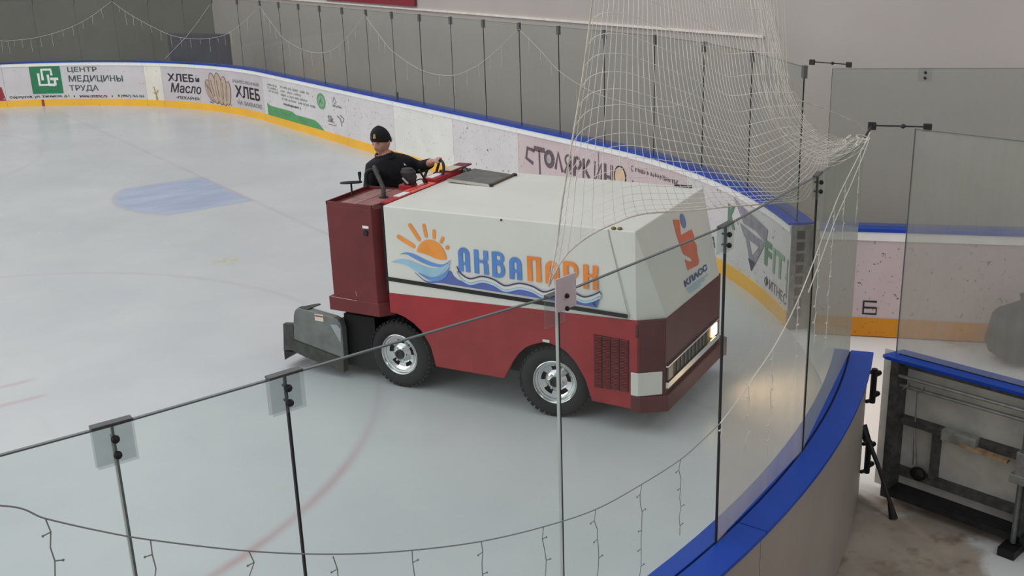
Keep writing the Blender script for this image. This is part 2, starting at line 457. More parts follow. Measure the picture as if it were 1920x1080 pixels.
def dasher(label, L0, L1, face, name='dasher_board', near=False):
    t = empty(name, bp((L0 + L1) / 2, 0.0, 0.0)); tag(t, label, 'board', 'dasher boards round the ice')
    inv = Matrix.Translation(t.location).inverted()
    def part(nm, m, *rects):
        mb = MB()
        for r in rects: sweep(mb, L0 + 0.003, L1 - 0.003, *r)
        mb.v = [tuple(inv @ Vector(v)) for v in mb.v]
        return mb.build(nm, m, t)
    part('facing', face, (-0.03, 0.0, 0.0, 1.02))
    part('kick_plate', M_KICK, (0.0, 0.012, 0.0, 0.165))
    part('trim_strip', M_TRIM, (-0.03, 0.016, 1.02, 1.1))
    part('cap_rail', M_BLUE, (-0.068, 0.03, 1.1, 1.122), (-0.235, -0.082, 1.1, 1.122))
    part('glass_channel', M_GROOVE, (-0.082, -0.068, 1.085, 1.112))
    part('outer_panel', M_BACK, (-0.205, -0.19, 0.02, 1.1))
    part('frame_rail', M_STEEL, (-0.18, -0.05, 0.03, 0.08), (-0.18, -0.05, 0.5, 0.55), (-0.18, -0.05, 0.97, 1.02))
    return t
def on_board(t, off=0.006):
    o = t.location
    def fn(L, z):
        p = bp(L, z, off); return (p[0] - o.x, p[1] - o.y, p[2] - o.z)
    return fn
def quadgrid(mb, fn, a0, a1, b0, b1, n=8, mi=0):
    for i in range(n):
        u, v = a0 + (a1 - a0) * i / n, a0 + (a1 - a0) * (i + 1) / n
        mb.add([fn(u, b0), fn(v, b0), fn(v, b1), fn(u, b1)], [(0, 1, 2, 3)], mi)

def words(t, nm, m, txt, fn, a0, a1, b0, b1, bold=0.0, shear=0.0):
    mb = MB(); put_text(mb, txt, fn, a0, a1, b0, b1, bold, shear); return mb.build(nm, m, t)
_sr = random.Random(21)
def worn_print(t, nm, m, fn, a0, a1, b0, b1, gap=0.25):
    """print worn down to unreadable dabs: short upright and level strokes on one line"""
    mb = MB(); a = a0; h = b1 - b0
    while a < a1:
        w = _sr.uniform(0.35, 0.75) * h
        if _sr.random() > gap:
            stroke(mb, [(a, b0 + _sr.uniform(0, 0.2) * h), (a + w * 0.15, b1 - _sr.uniform(0, 0.2) * h)], h * 0.22, fn)
            stroke(mb, [(a, b0 + _sr.uniform(0.2, 0.8) * h), (a + w * 0.8, b0 + _sr.uniform(0.2, 0.8) * h)], h * 0.2, fn)
        a += w + h * 0.15
    return mb.build(nm, m, t)

# 1 red advert at the frame edge
t = dasher('white dasher board with the corner of a red advert, at the left picture edge', -16.75, -14.72, M_GREYAD); fn = on_board(t)
mb = MB(); flat(mb, [(-15.6, 0.17), (-14.74, 0.17), (-14.80, 0.52), (-15.6, 0.6)], fn); mb.build('advert_patch', M_RED, t)
mb = MB(); stroke(mb, [(-15.6, 0.215), (-14.76, 0.215)], 0.02, on_board(t, 0.008)); mb.build('advert_line', M_PRINTW, t)

# 2 medical centre
t = dasher('white dasher board advertising a medical centre, green square emblem', -14.72, -10.76, M_GREYAD); fn = on_board(t); fn2 = on_board(t, 0.009)
mb = MB(); bent(mb, lambda a: 0.315, lambda a: 1.012, -14.02, -13.2, fn, 8); e = mb.build('emblem_square', M_GREEN, t)
mb = MB(); w = 0.066
for s in ([(-13.80, 0.84), (-13.80, 0.54), (-13.55, 0.54), (-13.55, 0.80)], [(-13.70, 0.66), (-13.70, 0.93), (-13.45, 0.93), (-13.45, 0.78)], [(-13.56, 0.54), (-13.42, 0.54), (-13.42, 0.50)],
          [(-13.50, 0.69), (-13.28, 0.69)], [(-13.38, 0.69), (-13.38, 0.52)]):
    w2 = w + 0; stroke(mb, s, w2, on_board(t, 0.009 + 0.0005 * len(mb.f)))
mb.build('emblem_letters', M_PRINTW, e)
words(t, 'advert_word', M_INKG, 'ЦЕНТР', fn, -13.0, -12.17, 0.835, 0.985, 0.015)
words(t, 'advert_word', M_INKG, 'МЕДИЦИНЫ', fn, -13.0, -11.44, 0.58, 0.77, 0.015)
words(t, 'advert_word', M_INKG, 'ТРУДА', fn, -13.02, -12.2, 0.35, 0.52, 0.015)
words(t, 'address_line', M_INK, 'Серпухов, ул. Химиков, д.1', fn, -14.64, -13.06, 0.2, 0.285, 0.02)
words(t, 'web_address', M_INK, 'www.cmtmc.ru', fn, -12.78, -11.98, 0.2, 0.27, 0.02)
words(t, 'phone_number', M_INK, '8 (4967) 763-763', fn, -11.66, -10.85, 0.2, 0.28, 0.02)
for L in (-12.92, -11.83):
    mb = MB(); stroke(mb, [(L - 0.015, 0.235), (L + 0.015, 0.235)], 0.04, fn); mb.build('dot', M_INK, t)
mb = MB(); stroke(mb, [(-13.79, 0.0), (-13.79, 0.165)], 0.07, on_board(t, 0.016)); mb.build('goal_line_mark', M_RED, t)

# 3 blank filler with a rust stain
t = dasher('narrow blank yellowish white dasher board with a rust stain, left of the bread advert', -10.76, -10.2, board_mat('dasher_cream', (226, 222, 212), 0.15, (110, 96, 70)))
mb = MB(); fn = on_board(t)
for s in ([(-10.5, 0.5), (-10.45, 0.34), (-10.42, 0.17)], [(-10.37, 0.42), (-10.44, 0.33)], [(-10.52, 0.36), (-10.45, 0.3), (-10.46, 0.17)]): stroke(mb, s, 0.03, fn)
mb.build('rust_stain', mat('rust', (176, 150, 96), 0.8), t)

# 4 bread advert
t = dasher('pale grey dasher board advertising bread, drawing of brown loaves', -10.2, -6.06, board_mat('dasher_bread', (200, 193, 197), 0.16)); fn = on_board(t); fn2 = on_board(t, 0.009)
words(t, 'advert_word', M_INK, 'ХЛЕБ', fn, -10.0, -9.08, 0.66, 0.85, 0.025)
words(t, 'advert_word', M_INK, 'и', fn, -9.02, -8.88, 0.68, 0.78, 0.02)
words(t, 'advert_word', M_INK, 'Масло', fn, -9.95, -8.85, 0.38, 0.62, 0.012, 0.25)
words(t, 'advert_word', M_INK, '•ПЕКАРНЯ•', fn, -9.78, -8.93, 0.225, 0.30, 0.01)
words(t, 'advert_word', M_INK, 'ХЛЕБ', fn, -7.46, -6.27, 0.42, 0.70, 0.025)
words(t, 'advert_small_word', M_GREYT, 'РЕМЕСЛЕННЫЙ', fn, -7.52, -6.28, 0.755, 0.85, 0.01)
words(t, 'advert_small_word', M_GREYT, 'НА ЗАКВАСКЕ', fn, -7.4, -6.2, 0.25, 0.345, 0.02)
mb = MB(); mo = MB()
for i, (cx, cz, rx, rz, rot) in enumerate([(-8.52, 0.50, 0.12, 0.26, 22), (-8.42, 0.44, 0.12, 0.24, 34), (-8.34, 0.56, 0.13, 0.36, 14), (-8.13, 0.56, 0.14, 0.37, 8), (-7.93, 0.52, 0.12, 0.34, -2), (-7.77, 0.48, 0.10, 0.28, -8)]):
    c, s = math.cos(math.radians(rot)), math.sin(math.radians(rot))
    P = [(cx + x * c - z * s, cz + x * s + z * c) for x, z in arc2(0, 0, rx, rz, 0, 360, 18)[:-1]]
    Q = [(cx + (x * 1.15) * c - z * 1.06 * s, cz + (x * 1.15) * s + z * 1.06 * c) for x, z in arc2(0, 0, rx, rz, 0, 360, 18)[:-1]]
    f1 = on_board(t, 0.006 + 0.0012 * i); f2 = on_board(t, 0.0066 + 0.0012 * i)
    flat(mo, Q, f1); flat(mb, P, f2)
    stroke(mo, [(cx + s * 0.2 * k - 0.05 * c, cz - c * 0.2 * k) for k in (-1, 0, 1)], 0.03, on_board(t, 0.0072 + 0.0012 * i))
e = mb.build('loaf_drawing', mat('print_loaf', (186, 166, 150), 0.6), t); mo.build('loaf_outline', mat('print_brown', (120, 98, 92), 0.6), e)
mb = MB()
for i in range(26):
    L = random.uniform(-8.6, -7.7); z = 0.19 + random.random() * 0.05; stroke(mb, [(L, z), (L + 0.05, z + 0.02)], 0.02, fn)
mb.build('crumbs', M_GREYT, t)

# 5 green ribbon advert
t = dasher('scuffed white dasher board with a green ribbon along its foot and small partner logos', -6.06, -1.92, M_WHITE_HIT); fn = on_board(t); fn2 = on_board(t, 0.009)
mb = MB(); P = [(-5.9, 0.167), (-5.88, 0.44), (-5.74, 0.385), (-4.55, 0.385), (-4.36, 0.335), (-3.42, 0.335), (-3.2, 0.27), (-3.0, 0.167)]
bent(mb, lambda a: 0.167, pw(P[1:]), -5.88, -3.001, fn, 36)
e = mb.build('green_ribbon', M_GREEN2, t)
worn_print(e, 'ribbon_words', M_GREEN3, fn2, -5.62, -4.6, 0.25, 0.31, 0.1)
worn_print(e, 'ribbon_words', M_GREEN3, fn2, -4.25, -3.6, 0.235, 0.30, 0.1)
mfg = mat('print_faint_green', (152, 166, 158), 0.6)
for i, z in enumerate((0.86, 0.79, 0.72)): worn_print(t, 'worn_words', mfg, fn, -5.76, -5.2, z - 0.03, z + 0.03)
for i in range(4): worn_print(t, 'worn_words', mfg, fn, -5.05, (-3.6, -4.0, -3.7, -3.35)[i], 0.84 - 0.085 * i, 0.90 - 0.085 * i)
worn_print(t, 'phone_number', M_INK, fn, -4.95, -4.08, 0.475, 0.535, 0.05)
mb = MB(); flat(mb, arc2(-3.03, 0.77, 0.2, 0.165, 0, 360, 24)[:-1], fn); e = mb.build('oval_logo', M_GREEN3, t)
mb = MB(); stroke(mb, arc2(-3.03, 0.77, 0.17, 0.14, 0, 360, 24), 0.025, fn2); stroke(mb, [(-3.12, 0.7), (-3.02, 0.84), (-2.94, 0.72), (-3.1, 0.78)], 0.03, fn2); mb.build('oval_lines', M_GREEN2, e)
words(t, 'partner_logo', M_GREYT, 'Sk', fn, -2.78, -2.5, 0.38, 0.52, 0.03)
mb = MB(); stroke(mb, [(-2.76, 0.335), (-2.42, 0.335)], 0.014, fn); mb.build('logo_underline', M_GREYT, t)
worn_print(t, 'partner_logo', M_GREYT, fn, -2.5, -2.12, 0.71, 0.77, 0.0)
mb = MB(); stroke(mb, [(-2.5, 0.8), (-2.42, 0.92), (-2.34, 0.82), (-2.42, 0.78)], 0.02, fn); mb.build('logo_roof', M_GREYT, t)
mb = MB(); stroke(mb, [(-2.34, 0.55), (-2.2, 0.5), (-2.16, 0.36)], 0.03, fn); mb.build('logo_hook', M_GREYT, t)
mb = MB(); stroke(mb, [(-2.2, 0.58), (-2.04, 0.52), (-2.12, 0.44)], 0.03, fn); mb.build('logo_hook', M_GREYT, t)

# 6-8 plain
dasher('plain puck-marked white dasher board between the green ribbon advert and the driver', -1.92, 0.0, M_WHITE_HIT)
dasher('plain clean white dasher board just behind the driver', 0.0, 2.03, board_mat('dasher_white_clean', (226, 225, 220), 0.34, (90, 90, 94)))
dasher('plain speckled white dasher board left of the pink carpentry advert', 2.03, 3.93, M_WHITE_HIT)

# 9 carpentry
t = dasher('pink dasher board with hand-drawn carpentry lettering', 3.93, 7.87, M_PINK); fn = on_board(t); fn2 = on_board(t, 0.009)
mp = mat('print_plum', (104, 86, 96), 0.6, 0, 0.2, 20)
mb = MB(); z0, z1 = 0.60, 0.86; w = 0.05
stroke(mb, [(4.36, 0.80), (4.18, 0.82), (4.14, 0.66), (4.32, 0.60)], 0.055, fn)
stroke(mb, [(4.35, 0.84), (4.62, 0.84)], 0.075, fn); stroke(mb, [(4.48, 0.82), (4.49, 0.38)], 0.035, fn)
stroke(mb, arc2(4.73, 0.73, 0.095, 0.105, 0, 360, 18), 0.07, fn)
stroke(mb, [(4.88, 0.60), (4.95, 0.86), (5.05, 0.58)], w, fn)
stroke(mb, [(5.24, 0.58), (5.24, 0.86)], w, fn); stroke(mb, arc2(5.20, 0.78, 0.08, 0.075, 60, 300, 12), 0.03, fn); stroke(mb, [(5.2, 0.72), (5.1, 0.58)], w, fn)
stroke(mb, [(5.33, 0.57), (5.35, 0.86)], 0.06, fn); stroke(mb, arc2(5.38, 0.77, 0.1, 0.08, -90, 90, 10), 0.045, fn)
stroke(mb, [(5.55, 0.56), (5.55, 0.86)], w, fn); stroke(mb, [(5.68, 0.86), (5.57, 0.72), (5.70, 0.56)], w, fn)
stroke(mb, [(5.80, 0.86), (5.79, 0.56), (5.95, 0.84), (5.94, 0.56)], 0.045, fn)
stroke(mb, [(6.03, 0.86), (6.03, 0.55)], w, fn); stroke(mb, [(6.17, 0.86), (6.17, 0.53)], 0.055, fn); stroke(mb, [(6.03, 0.68), (6.17, 0.68)], 0.045, fn)
mb.build('advert_letters', mp, t)
mb = MB(); flat(mb, arc2(6.36, 0.72, 0.12, 0.15, 0, 360, 20)[:-1], fn); e = mb.build('letter_disc', mat('print_tan', (214, 184, 152), 0.6), t)
mb = MB(); stroke(mb, arc2(6.36, 0.72, 0.125, 0.155, 0, 360, 20), 0.018, fn2); mb.build('disc_ring', M_INK, e)
mb = MB(); flat(mb, arc2(4.73, 0.73, 0.06, 0.07, 0, 360, 14)[:-1], fn2); mb.build('letter_hub', M_LGREY, t)
words(t, 'advert_small_word', mp, 'С', fn, 6.60, 6.65, 0.845, 0.925, 0.01)
worn_print(t, 'worn_words', mp, fn, 6.70, 6.98, 0.85, 0.915, 0.0); worn_print(t, 'worn_words', mp, fn, 7.05, 7.66, 0.85, 0.92, 0.1)
worn_print(t, 'worn_words', mp, fn, 5.32, 5.62, 0.395, 0.46, 0.0); worn_print(t, 'worn_words', mp, fn, 6.6, 7.2, 0.67, 0.73, 0.4)
mb = MB(); stroke(mb, [(5.885, 0.17), (5.885, 1.0)], 0.012, fn2); mb.build('panel_seam', M_GREYT, t)

# 10 fitness
t = dasher('white dasher board advertising fitness, big grey triangle and green letters, beside the open gate', 7.87, 10.72, M_WHITE_HIT); fn = on_board(t); fn2 = on_board(t, 0.009)
mg = mat('print_slate', (144, 140, 154), 0.6, 0, 0.2, 10)
mb = MB()
flat(mb, [(9.05, 1.0), (9.32, 0.94), (10.02, 0.86), (9.98, 0.70), (9.66, 0.76), (9.34, 0.76)], fn)
flat(mb, [(9.24, 0.74), (9.36, 0.62), (9.80, 0.60), (9.95, 0.70), (9.66, 0.70), (9.46, 0.72)], fn)
flat(mb, [(9.40, 0.62), (9.50, 0.60), (9.60, 0.45), (9.60, 0.27)], fn); flat(mb, [(9.80, 0.62), (9.95, 0.68), (9.60, 0.27), (9.60, 0.45)], fn)
mb.build('triangle_logo', mg, t)
mb = MB(); flat(mb, [(9.50, 0.40), (9.70, 0.40), (9.60, 0.27)], fn2); mb.build('triangle_tip', mat('print_indigo', (58, 54, 84), 0.6, 0, 0.3, 30), t)
mbg = mat('print_bottle_green', (100, 138, 112), 0.6)
words(t, 'green_letter', mbg, 'F', fn, 9.95, 10.16, 0.46, 0.74, 0.05); words(t, 'green_letter', mbg, 'K', fn, 8.92, 9.12, 0.62, 0.90, 0.05)
words(t, 'pale_letters', M_GREEN3, 'IT', fn, 10.2, 10.56, 0.44, 0.72, 0.03)
mb = MB(); stroke(mb, [(10.6, 0.52), (10.69, 0.5)], 0.03, fn); mb.build('pale_dash', M_GREEN3, t)
mb = MB(); stroke(mb, [(10.66, 0.72), (10.66, 0.3)], 0.03, fn); mb.build('pale_letters', M_GREEN3, t)
words(t, 'advert_word', M_INK, 'ФИТНЕС', fn, 9.98, 10.68, 0.22, 0.345); words(t, 'advert_word', M_INK, 'А', fn, 8.5, 8.62, 0.27, 0.40)
# board end at the gate: dark steel upright with square holes
mb = MB(); e0 = bp(10.735, 0, 0.0)
def on_end(o, z, d): p = bp(10.725 + d, z, o); q = t.location; return (p[0] - q.x, p[1] - q.y, p[2])
mb.hexa([on_end(-0.21, 0.0, 0), on_end(0.0, 0.0, 0), on_end(0.0, 0.0, 0.03), on_end(-0.21, 0.0, 0.03), on_end(-0.21, 1.1, 0), on_end(0.0, 1.1, 0), on_end(0.0, 1.1, 0.03), on_end(-0.21, 1.1, 0.03)])
e = mb.build('end_upright', M_STEEL, t)
mb = MB()
for k in range(8):
    z = 0.12 + k * 0.12
    mb.hexa([on_end(-0.13, z, 0.028), on_end(-0.05, z, 0.028), on_end(-0.05, z, 0.034), on_end(-0.13, z, 0.034), on_end(-0.13, z + 0.085, 0.028), on_end(-0.05, z + 0.085, 0.028), on_end(-0.05, z + 0.085, 0.034), on_end(-0.13, z + 0.085, 0.034)])
mb.build('upright_holes', M_BLACKP, e)

# near side boards, seen from behind
nl = ['blue capped near dasher board at the gate end, its outer face to the camera',
      'blue capped near dasher board cut by the picture bottom, left of the gate end one',
      'dasher board under the near glass, below the second clip bracket from the left',
      'dasher board under the near glass at the left picture corner']
for lab, a, b in zip(nl, (14.17, 16.75, 18.8, 20.9), (16.75, 18.8, 20.9, 23.2)):
    t = dasher(lab, a, b, M_WHITE)
    if a < 15:
        o = t.location
        def oe(off, z, d): p = bp(14.17 + d, z, off); return (p[0] - o.x, p[1] - o.y, p[2])
        mb = MB()
        mb.hexa([oe(-0.205, 0, -0.02), oe(0.0, 0, -0.02), oe(0.0, 0, 0.003), oe(-0.205, 0, 0.003), oe(-0.205, 1.1, -0.02), oe(0, 1.1, -0.02), oe(0, 1.1, 0.003), oe(-0.205, 1.1, 0.003)])
        mb.build('end_upright', M_STEEL, t)
        for z in (0.86, 0.30):
            h = MB(); h.tube([oe(-0.25, z - 0.13, -0.015), oe(-0.25, z + 0.13, -0.015)], 0.022, 8)
            for dz in (-0.08, 0.08):
                h.tube([oe(-0.25, z + dz, -0.02), oe(-0.285, z + dz, -0.075)], 0.02, 6)
                h.tube([oe(-0.21, z + dz * 1.4, 0.02), oe(-0.25, z + dz * 1.4, -0.015)], 0.014, 6)
            h.build('hinge', M_BLACKP, t)

# ------------------------------------------------------------------ safety glass
GL_NEAR = glass_mat('glass_clear', (0.86, 0.92, 0.905), 0.03, (200, 206, 204), 0.06)
GL_FOG = glass_mat('glass_condensation', (0.80, 0.86, 0.83), 0.55, (184, 176, 166), 0.5, (1.7, 2.45, 0.8))
GL_FOG2 = glass_mat('glass_condensation_heavy', (0.74, 0.80, 0.77), 0.66, (150, 152, 142), 0.35, (1.5, 2.6, 0.2))
GL_FAR = glass_mat('glass_far', (0.80, 0.84, 0.82), 0.27, (172, 174, 169), 0.2)
GL_GATE = glass_mat('glass_gate_wet', (0.80, 0.83, 0.81), 0.50, (196, 196, 190), 0.5)
M_EDGE = mat('glass_edge_dark', (98, 106, 106), 0.3)
M_EDGEL = mat('glass_edge_light', (190, 198, 194), 0.3)
M_SEAL = mat('glass_joint_black', (28, 30, 30), 0.6)
M_BOLT = mat('bolt_black', (26, 24, 26), 0.5)
M_CLIPFAR = mat('clip_grey', (92, 92, 92), 0.5)
M_CLIPPINK = mat('clip_plastic_pinkish', (206, 188, 196), 0.4)
def clip_mat():
    m = bpy.data.materials.new('clip_acrylic'); m.use_nodes = True; t = m.node_tree; t.nodes.clear(); g = G(m)
    out = g.n('ShaderNodeOutputMaterial'); tr = g.n('ShaderNodeBsdfTransparent'); tr.inputs[0].default_value = (0.94, 0.95, 0.95, 1)
    df = g.n('ShaderNodeBsdfDiffuse'); df.inputs[0].default_value = (*lin((168, 174, 176)), 1)
    mx = g.n('ShaderNodeMixShader'); g.put(mx.inputs[0], g.m('MULTIPLY_ADD', g.noise(g.pos(), 30, 2), 0.08, 0.10)); g.put(mx.inputs[1], tr.outputs[0]); g.put(mx.inputs[2], df.outputs[0])
    g.put(out.inputs[0], mx.outputs[0]); return m
M_CLIP = clip_mat()

def pane(L0, L1, z0, z1, m, label, group, clip=None, joint=True, edge=True, z1b=None, light=False):
    """flat pane between two joints; the joint strip and the clip sit on the L1 edge"""
    A = Vector(bp(L0, 0, GLASS_OFF)); B = Vector(bp(L1, 0, GLASS_OFF)); z1b = z1 if z1b is None else z1b
    t = empty('glass_pane', ((A.x + B.x) / 2, (A.y + B.y) / 2, z0)); tag(t, label, 'glass pane', group)
    d = (B - A); ln = d.length; d.normalize(); nrm = Vector((-d.y, d.x, 0))        # nrm points to the ice for growing L
    if nrm.dot(Vector((bnd((L0 + L1) / 2)[2], bnd((L0 + L1) / 2)[3], 0))) < 0: nrm = -nrm
    mid = (A + B) / 2
    def F(a, b, z): return tuple(d * (a - ln / 2) + nrm * b + Vector((0, 0, z - z0)))
    def top(a): return z1 + (z1b - z1) * a / ln
    g = 0.004; h = 0.006
    def bx(a0, a1, b0, b1, za, zb0, zb1=None):
        zb1 = zb0 if zb1 is None else zb1
        mb = MB(); mb.hexa([F(a0, b0, za), F(a1, b0, za), F(a1, b1, za), F(a0, b1, za), F(a0, b0, zb0), F(a1, b0, zb1), F(a1, b1, zb1), F(a0, b1, zb0)]); return mb
    mb = MB(); mb.add([F(g, 0, z0), F(ln - g, 0, z0), F(ln - g, 0, top(ln)), F(g, 0, top(0))], [(0, 1, 2, 3)])
    sh = mb.build('sheet', m, t)
    if edge:
        mb = MB(); w = 0.005
        mb.hexa([F(g, -h, top(0) - w), F(ln - g, -h, top(ln) - w), F(ln - g, h, top(ln) - w), F(g, h, top(0) - w), F(g, -h, top(0)), F(ln - g, -h, top(ln)), F(ln - g, h, top(ln)), F(g, h, top(0))])
        mb.build('top_edge', M_EDGE, t)
    if joint: bx(ln - 0.0035, ln + 0.0035, -h, h, z0, z1b - 0.004).build('joint_seal', M_SEAL if joint is True else joint, t)
    if light: bx(ln + 0.0035, ln + 0.0085, -h, h, z0, z1b - 0.03).build('joint_edge', M_EDGEL, t)
    if clip == 'far':
        bx(ln - 0.028, ln + 0.028, -0.02, 0.02, z1b - 0.11, z1b + 0.012).build('clip', M_CLIPFAR, t)
    elif clip:
        up, out = (0.075, 0.028) if clip == 'raised' else (0.004, 0.0)
        c = empty('clip_bracket'); c.parent = t
        for k, b in enumerate((-0.016 - out, 0.011)):
            za, zb = (z1b - 0.125 + up * (k == 0), z1b + 0.004 + up * (k == 0))
            mat_ = M_CLIPPINK if (clip == 'raised' and k == 0) else M_CLIP
            bx(ln - 0.058, ln + 0.058, b, b + 0.005, za, zb).build('plate', mat_, c)
        bx(ln - 0.058, ln + 0.058, -0.016, 0.016, z1b + 0.001, z1b + 0.008).build('cap_strip', M_CLIPFAR, c)
        for dz in (-0.042, -0.092):
            mb = MB(); o = Vector(F(ln, 0, z1b + dz + up * 0.6)); mb.tube([o - nrm * (0.016 + out), o + nrm * 0.016], 0.005, 8); mb.ball(tuple(o - nrm * (0.020 + out)), 0.0095 if clip == 'raised' else 0.0125, 8); mb.build('bolt', M_BOLT, c, True)
    return t
ORD = ['first', 'second', 'third', 'fourth', 'fifth', 'sixth', 'seventh', 'eighth', 'ninth', 'tenth', 'eleventh', 'twelfth', 'thirteenth', 'fourteenth', 'fifteenth', 'sixteenth', 'seventeenth', 'eighteenth', 'nineteenth', 'twentieth', 'twenty-first', 'twenty-second', 'twenty-third', 'twenty-fourth', 'twenty-fifth', 'twenty-sixth']
JF = [10.64, 9.24, 8.1, 7.0, 5.93, 4.91, 3.94, 2.97, 2.0, 1.0, 0.03, -0.95, -1.92, -2.91, -3.91, -4.91, -5.93, -7.08, -8.17, -9.27, -10.43, -11.5, -12.6, -13.71, -14.8, -15.9]
for i in range(len(JF) - 1):
    t = pane(JF[i + 1], JF[i], 1.09, 2.66, GL_FAR, 'tall hazy glass pane, %s from the gate along the far boards' % ORD[i], 'glass panes above the far boards', 'far', M_CLIPFAR if (i in (8, 10, 11, 12) or i >= 14) else True, True)
    if i == 10:
        mb = MB(); mb.box(-0.02, 0.02, -0.02, 0.02, 0.0, 0.13); b = mb.build('bottom_clip', M_CLIPFAR, t); b.location = Vector(bp(0.05, 1.12, GLASS_OFF)) - t.location
NEAR = [(14.2, 15.83, GL_FOG2, 2.62, 2.74, 'foggy glass pane at the gate end of the near corner', 'near', False),
        (15.83, 16.98, GL_FOG, 2.74, 2.74, 'foggy glass pane in front of the resurfacer headlight', 'near', False),
        (16.98, 18.13, GL_NEAR, 2.74, 2.73, 'clear glass pane in front of the resurfacer front wheel', 'raised', True),
        (18.13, 19.26, GL_NEAR, 2.73, 2.74, 'clear glass pane below the resurfacer rear wheel', 'near', False),
        (19.26, 19.79, GL_NEAR, 2.74, 2.73, 'narrow clear glass pane between the two leftmost clip brackets', 'near', True),
        (19.79, 21.6, GL_NEAR, 2.73, 2.73, 'clear glass pane in the lower left picture corner', 'near', False)]
for L0, L1, m, za, zb, lab, cl, lt in NEAR:
    pane(L0, L1, 1.09, za, m, lab, 'glass panes of the near corner', cl, M_EDGE if L1 == 19.79 else True, True, zb, lt)

# ------------------------------------------------------------------ open gate leaves
def leaf_frame(name, P0, d, label):
    d = Vector((d[0], d[1], 0)).normalized()
    t = empty(name, (P0[0], P0[1], 0.0), math.atan2(d.y, d.x)); tag(t, label, 'gate'); return t
def pbox(t, nm, m, x0, x1, y0, y1, z0, z1, bevel=0.0):
    mb = MB(); mb.box(x0, x1, y0, y1, z0, z1); return mb.build(nm, m, t, bevel=bevel)
# near leaf: local x runs away from the hinge, +y towards the ice side (panel face), -y towards the camera (frame back)
M_FRAMEG = mat('gate_frame_grey', (96, 96, 94), 0.55, 0.4, 0.3, 16)
M_PANELB = mat('gate_panel_back', (214, 210, 202), 0.6, 0, 0.12, 5)
M_TUBE = mat('gate_tube_light', (150, 150, 146), 0.45, 0.4, 0.15, 20)
A = leaf_frame('gate_leaf', (-0.2, -13.26), (0.147, -0.989), 'open gate leaf, blue cap and bare steel frame back facing the camera')
mb = MB(); mb.prism([(0, 0), (1.9, 0), (1.9, 0.2), (0.03, 0.2), (-0.03, 0.02)], lambda a, b, h: (a, b, h), 1.1, 1.122); mb.build('cap_rail', M_BLUE, A)
mb = MB(); mb.box(0.05, 1.9, 0.096, 0.106, 1.118, 1.126); mb.build('glass_channel', M_GROOVE, A)
pbox(A, 'facing', M_PANELB, -0.10, 1.9, 0.185, 0.2, 0.03, 1.1)
pbox(A, 'kick_plate', M_KICK2, -0.10, 1.9, 0.2, 0.21, 0.03, 0.2)
for x in (0.03, 0.97, 1.84): pbox(A, 'upright', M_FRAMEG, x, x + 0.055, 0.03, 0.185, 0.03, 1.1)
pbox(A, 'short_upright', M_FRAMEG, 0.33, 0.375, 0.12, 0.185, 0.2, 0.62)
for z in (1.03, 0.60, 0.2): pbox(A, 'rail', M_FRAMEG, 0.085, 1.84, 0.11, 0.185, z, z + 0.045)
pbox(A, 'rail', M_DSTEEL, 0.085, 1.84, 0.03, 0.185, 0.05, 0.10)
for z, y in ((0.985, 0.05), (0.905, 0.08)):
    mb = MB(); mb.tube([(0.06, y, z), (1.84, y, z)], 0.014, 8); mb.build('latch_tube', M_TUBE, A, True)
for x in (0.13, 0.24):
    mb = MB(); mb.tube([(x + 0.022 * math.cos(w), 0.08 + 0.028 * math.sin(w), 0.905 + 0.028 * math.cos(w)) for w in [i * PI / 6 for i in range(12)]], 0.004, 5, True); mb.build('ring', M_TUBE, A)
pbox(A, 'shelf_box', mat('gate_box_pale', (150, 150, 142), 0.6, 0, 0.3, 14), 0.42, 0.66, 0.05, 0.12, 0.60, 0.68, 0.004)
mb = MB(); mb.hexa([(0.56, 0.04, 0.60), (0.88, 0.04, 0.585), (0.88, 0.09, 0.585), (0.56, 0.09, 0.60), (0.56, 0.04, 0.622), (0.88, 0.04, 0.602), (0.88, 0.09, 0.602), (0.56, 0.09, 0.622)]); mb.build('wood_slat', mat('worn_wood', (178, 146, 112), 0.75, 0, 0.25, 24), A)
mb = MB(); mb.box(0.955, 1.035, -0.02, 0.03, 0.52, 0.72); mb.box(0.93, 1.04, -0.03, 0.02, 0.50, 0.56); mb.build('latch_block', M_TUBE, A, bevel=0.004)
mb = MB(); mb.tube([(0.995, 0.0, 0.06), (0.995, 0.0, 1.02)], 0.018, 8); mb.build('drop_bolt', M_STEEL, A, True)
pbox(A, 'foot', M_BLACKP, 0.94, 1.05, -0.10, 0.16, -0.01, 0.05)
mb = MB(); mb.tube([(0.19, 0.13, 0.90), (0.20, 0.12, 0.60), (0.235, 0.10, 0.33)], [0.004, 0.006, 0.017], 7); mb.build('hanging_rod', M_TUBE, A)
mb = MB(); mb.ball((0.26, 0.11, 0.26), (0.06, 0.04, 0.05), 6); mb.build('rubber_block', M_BLACKP, A)
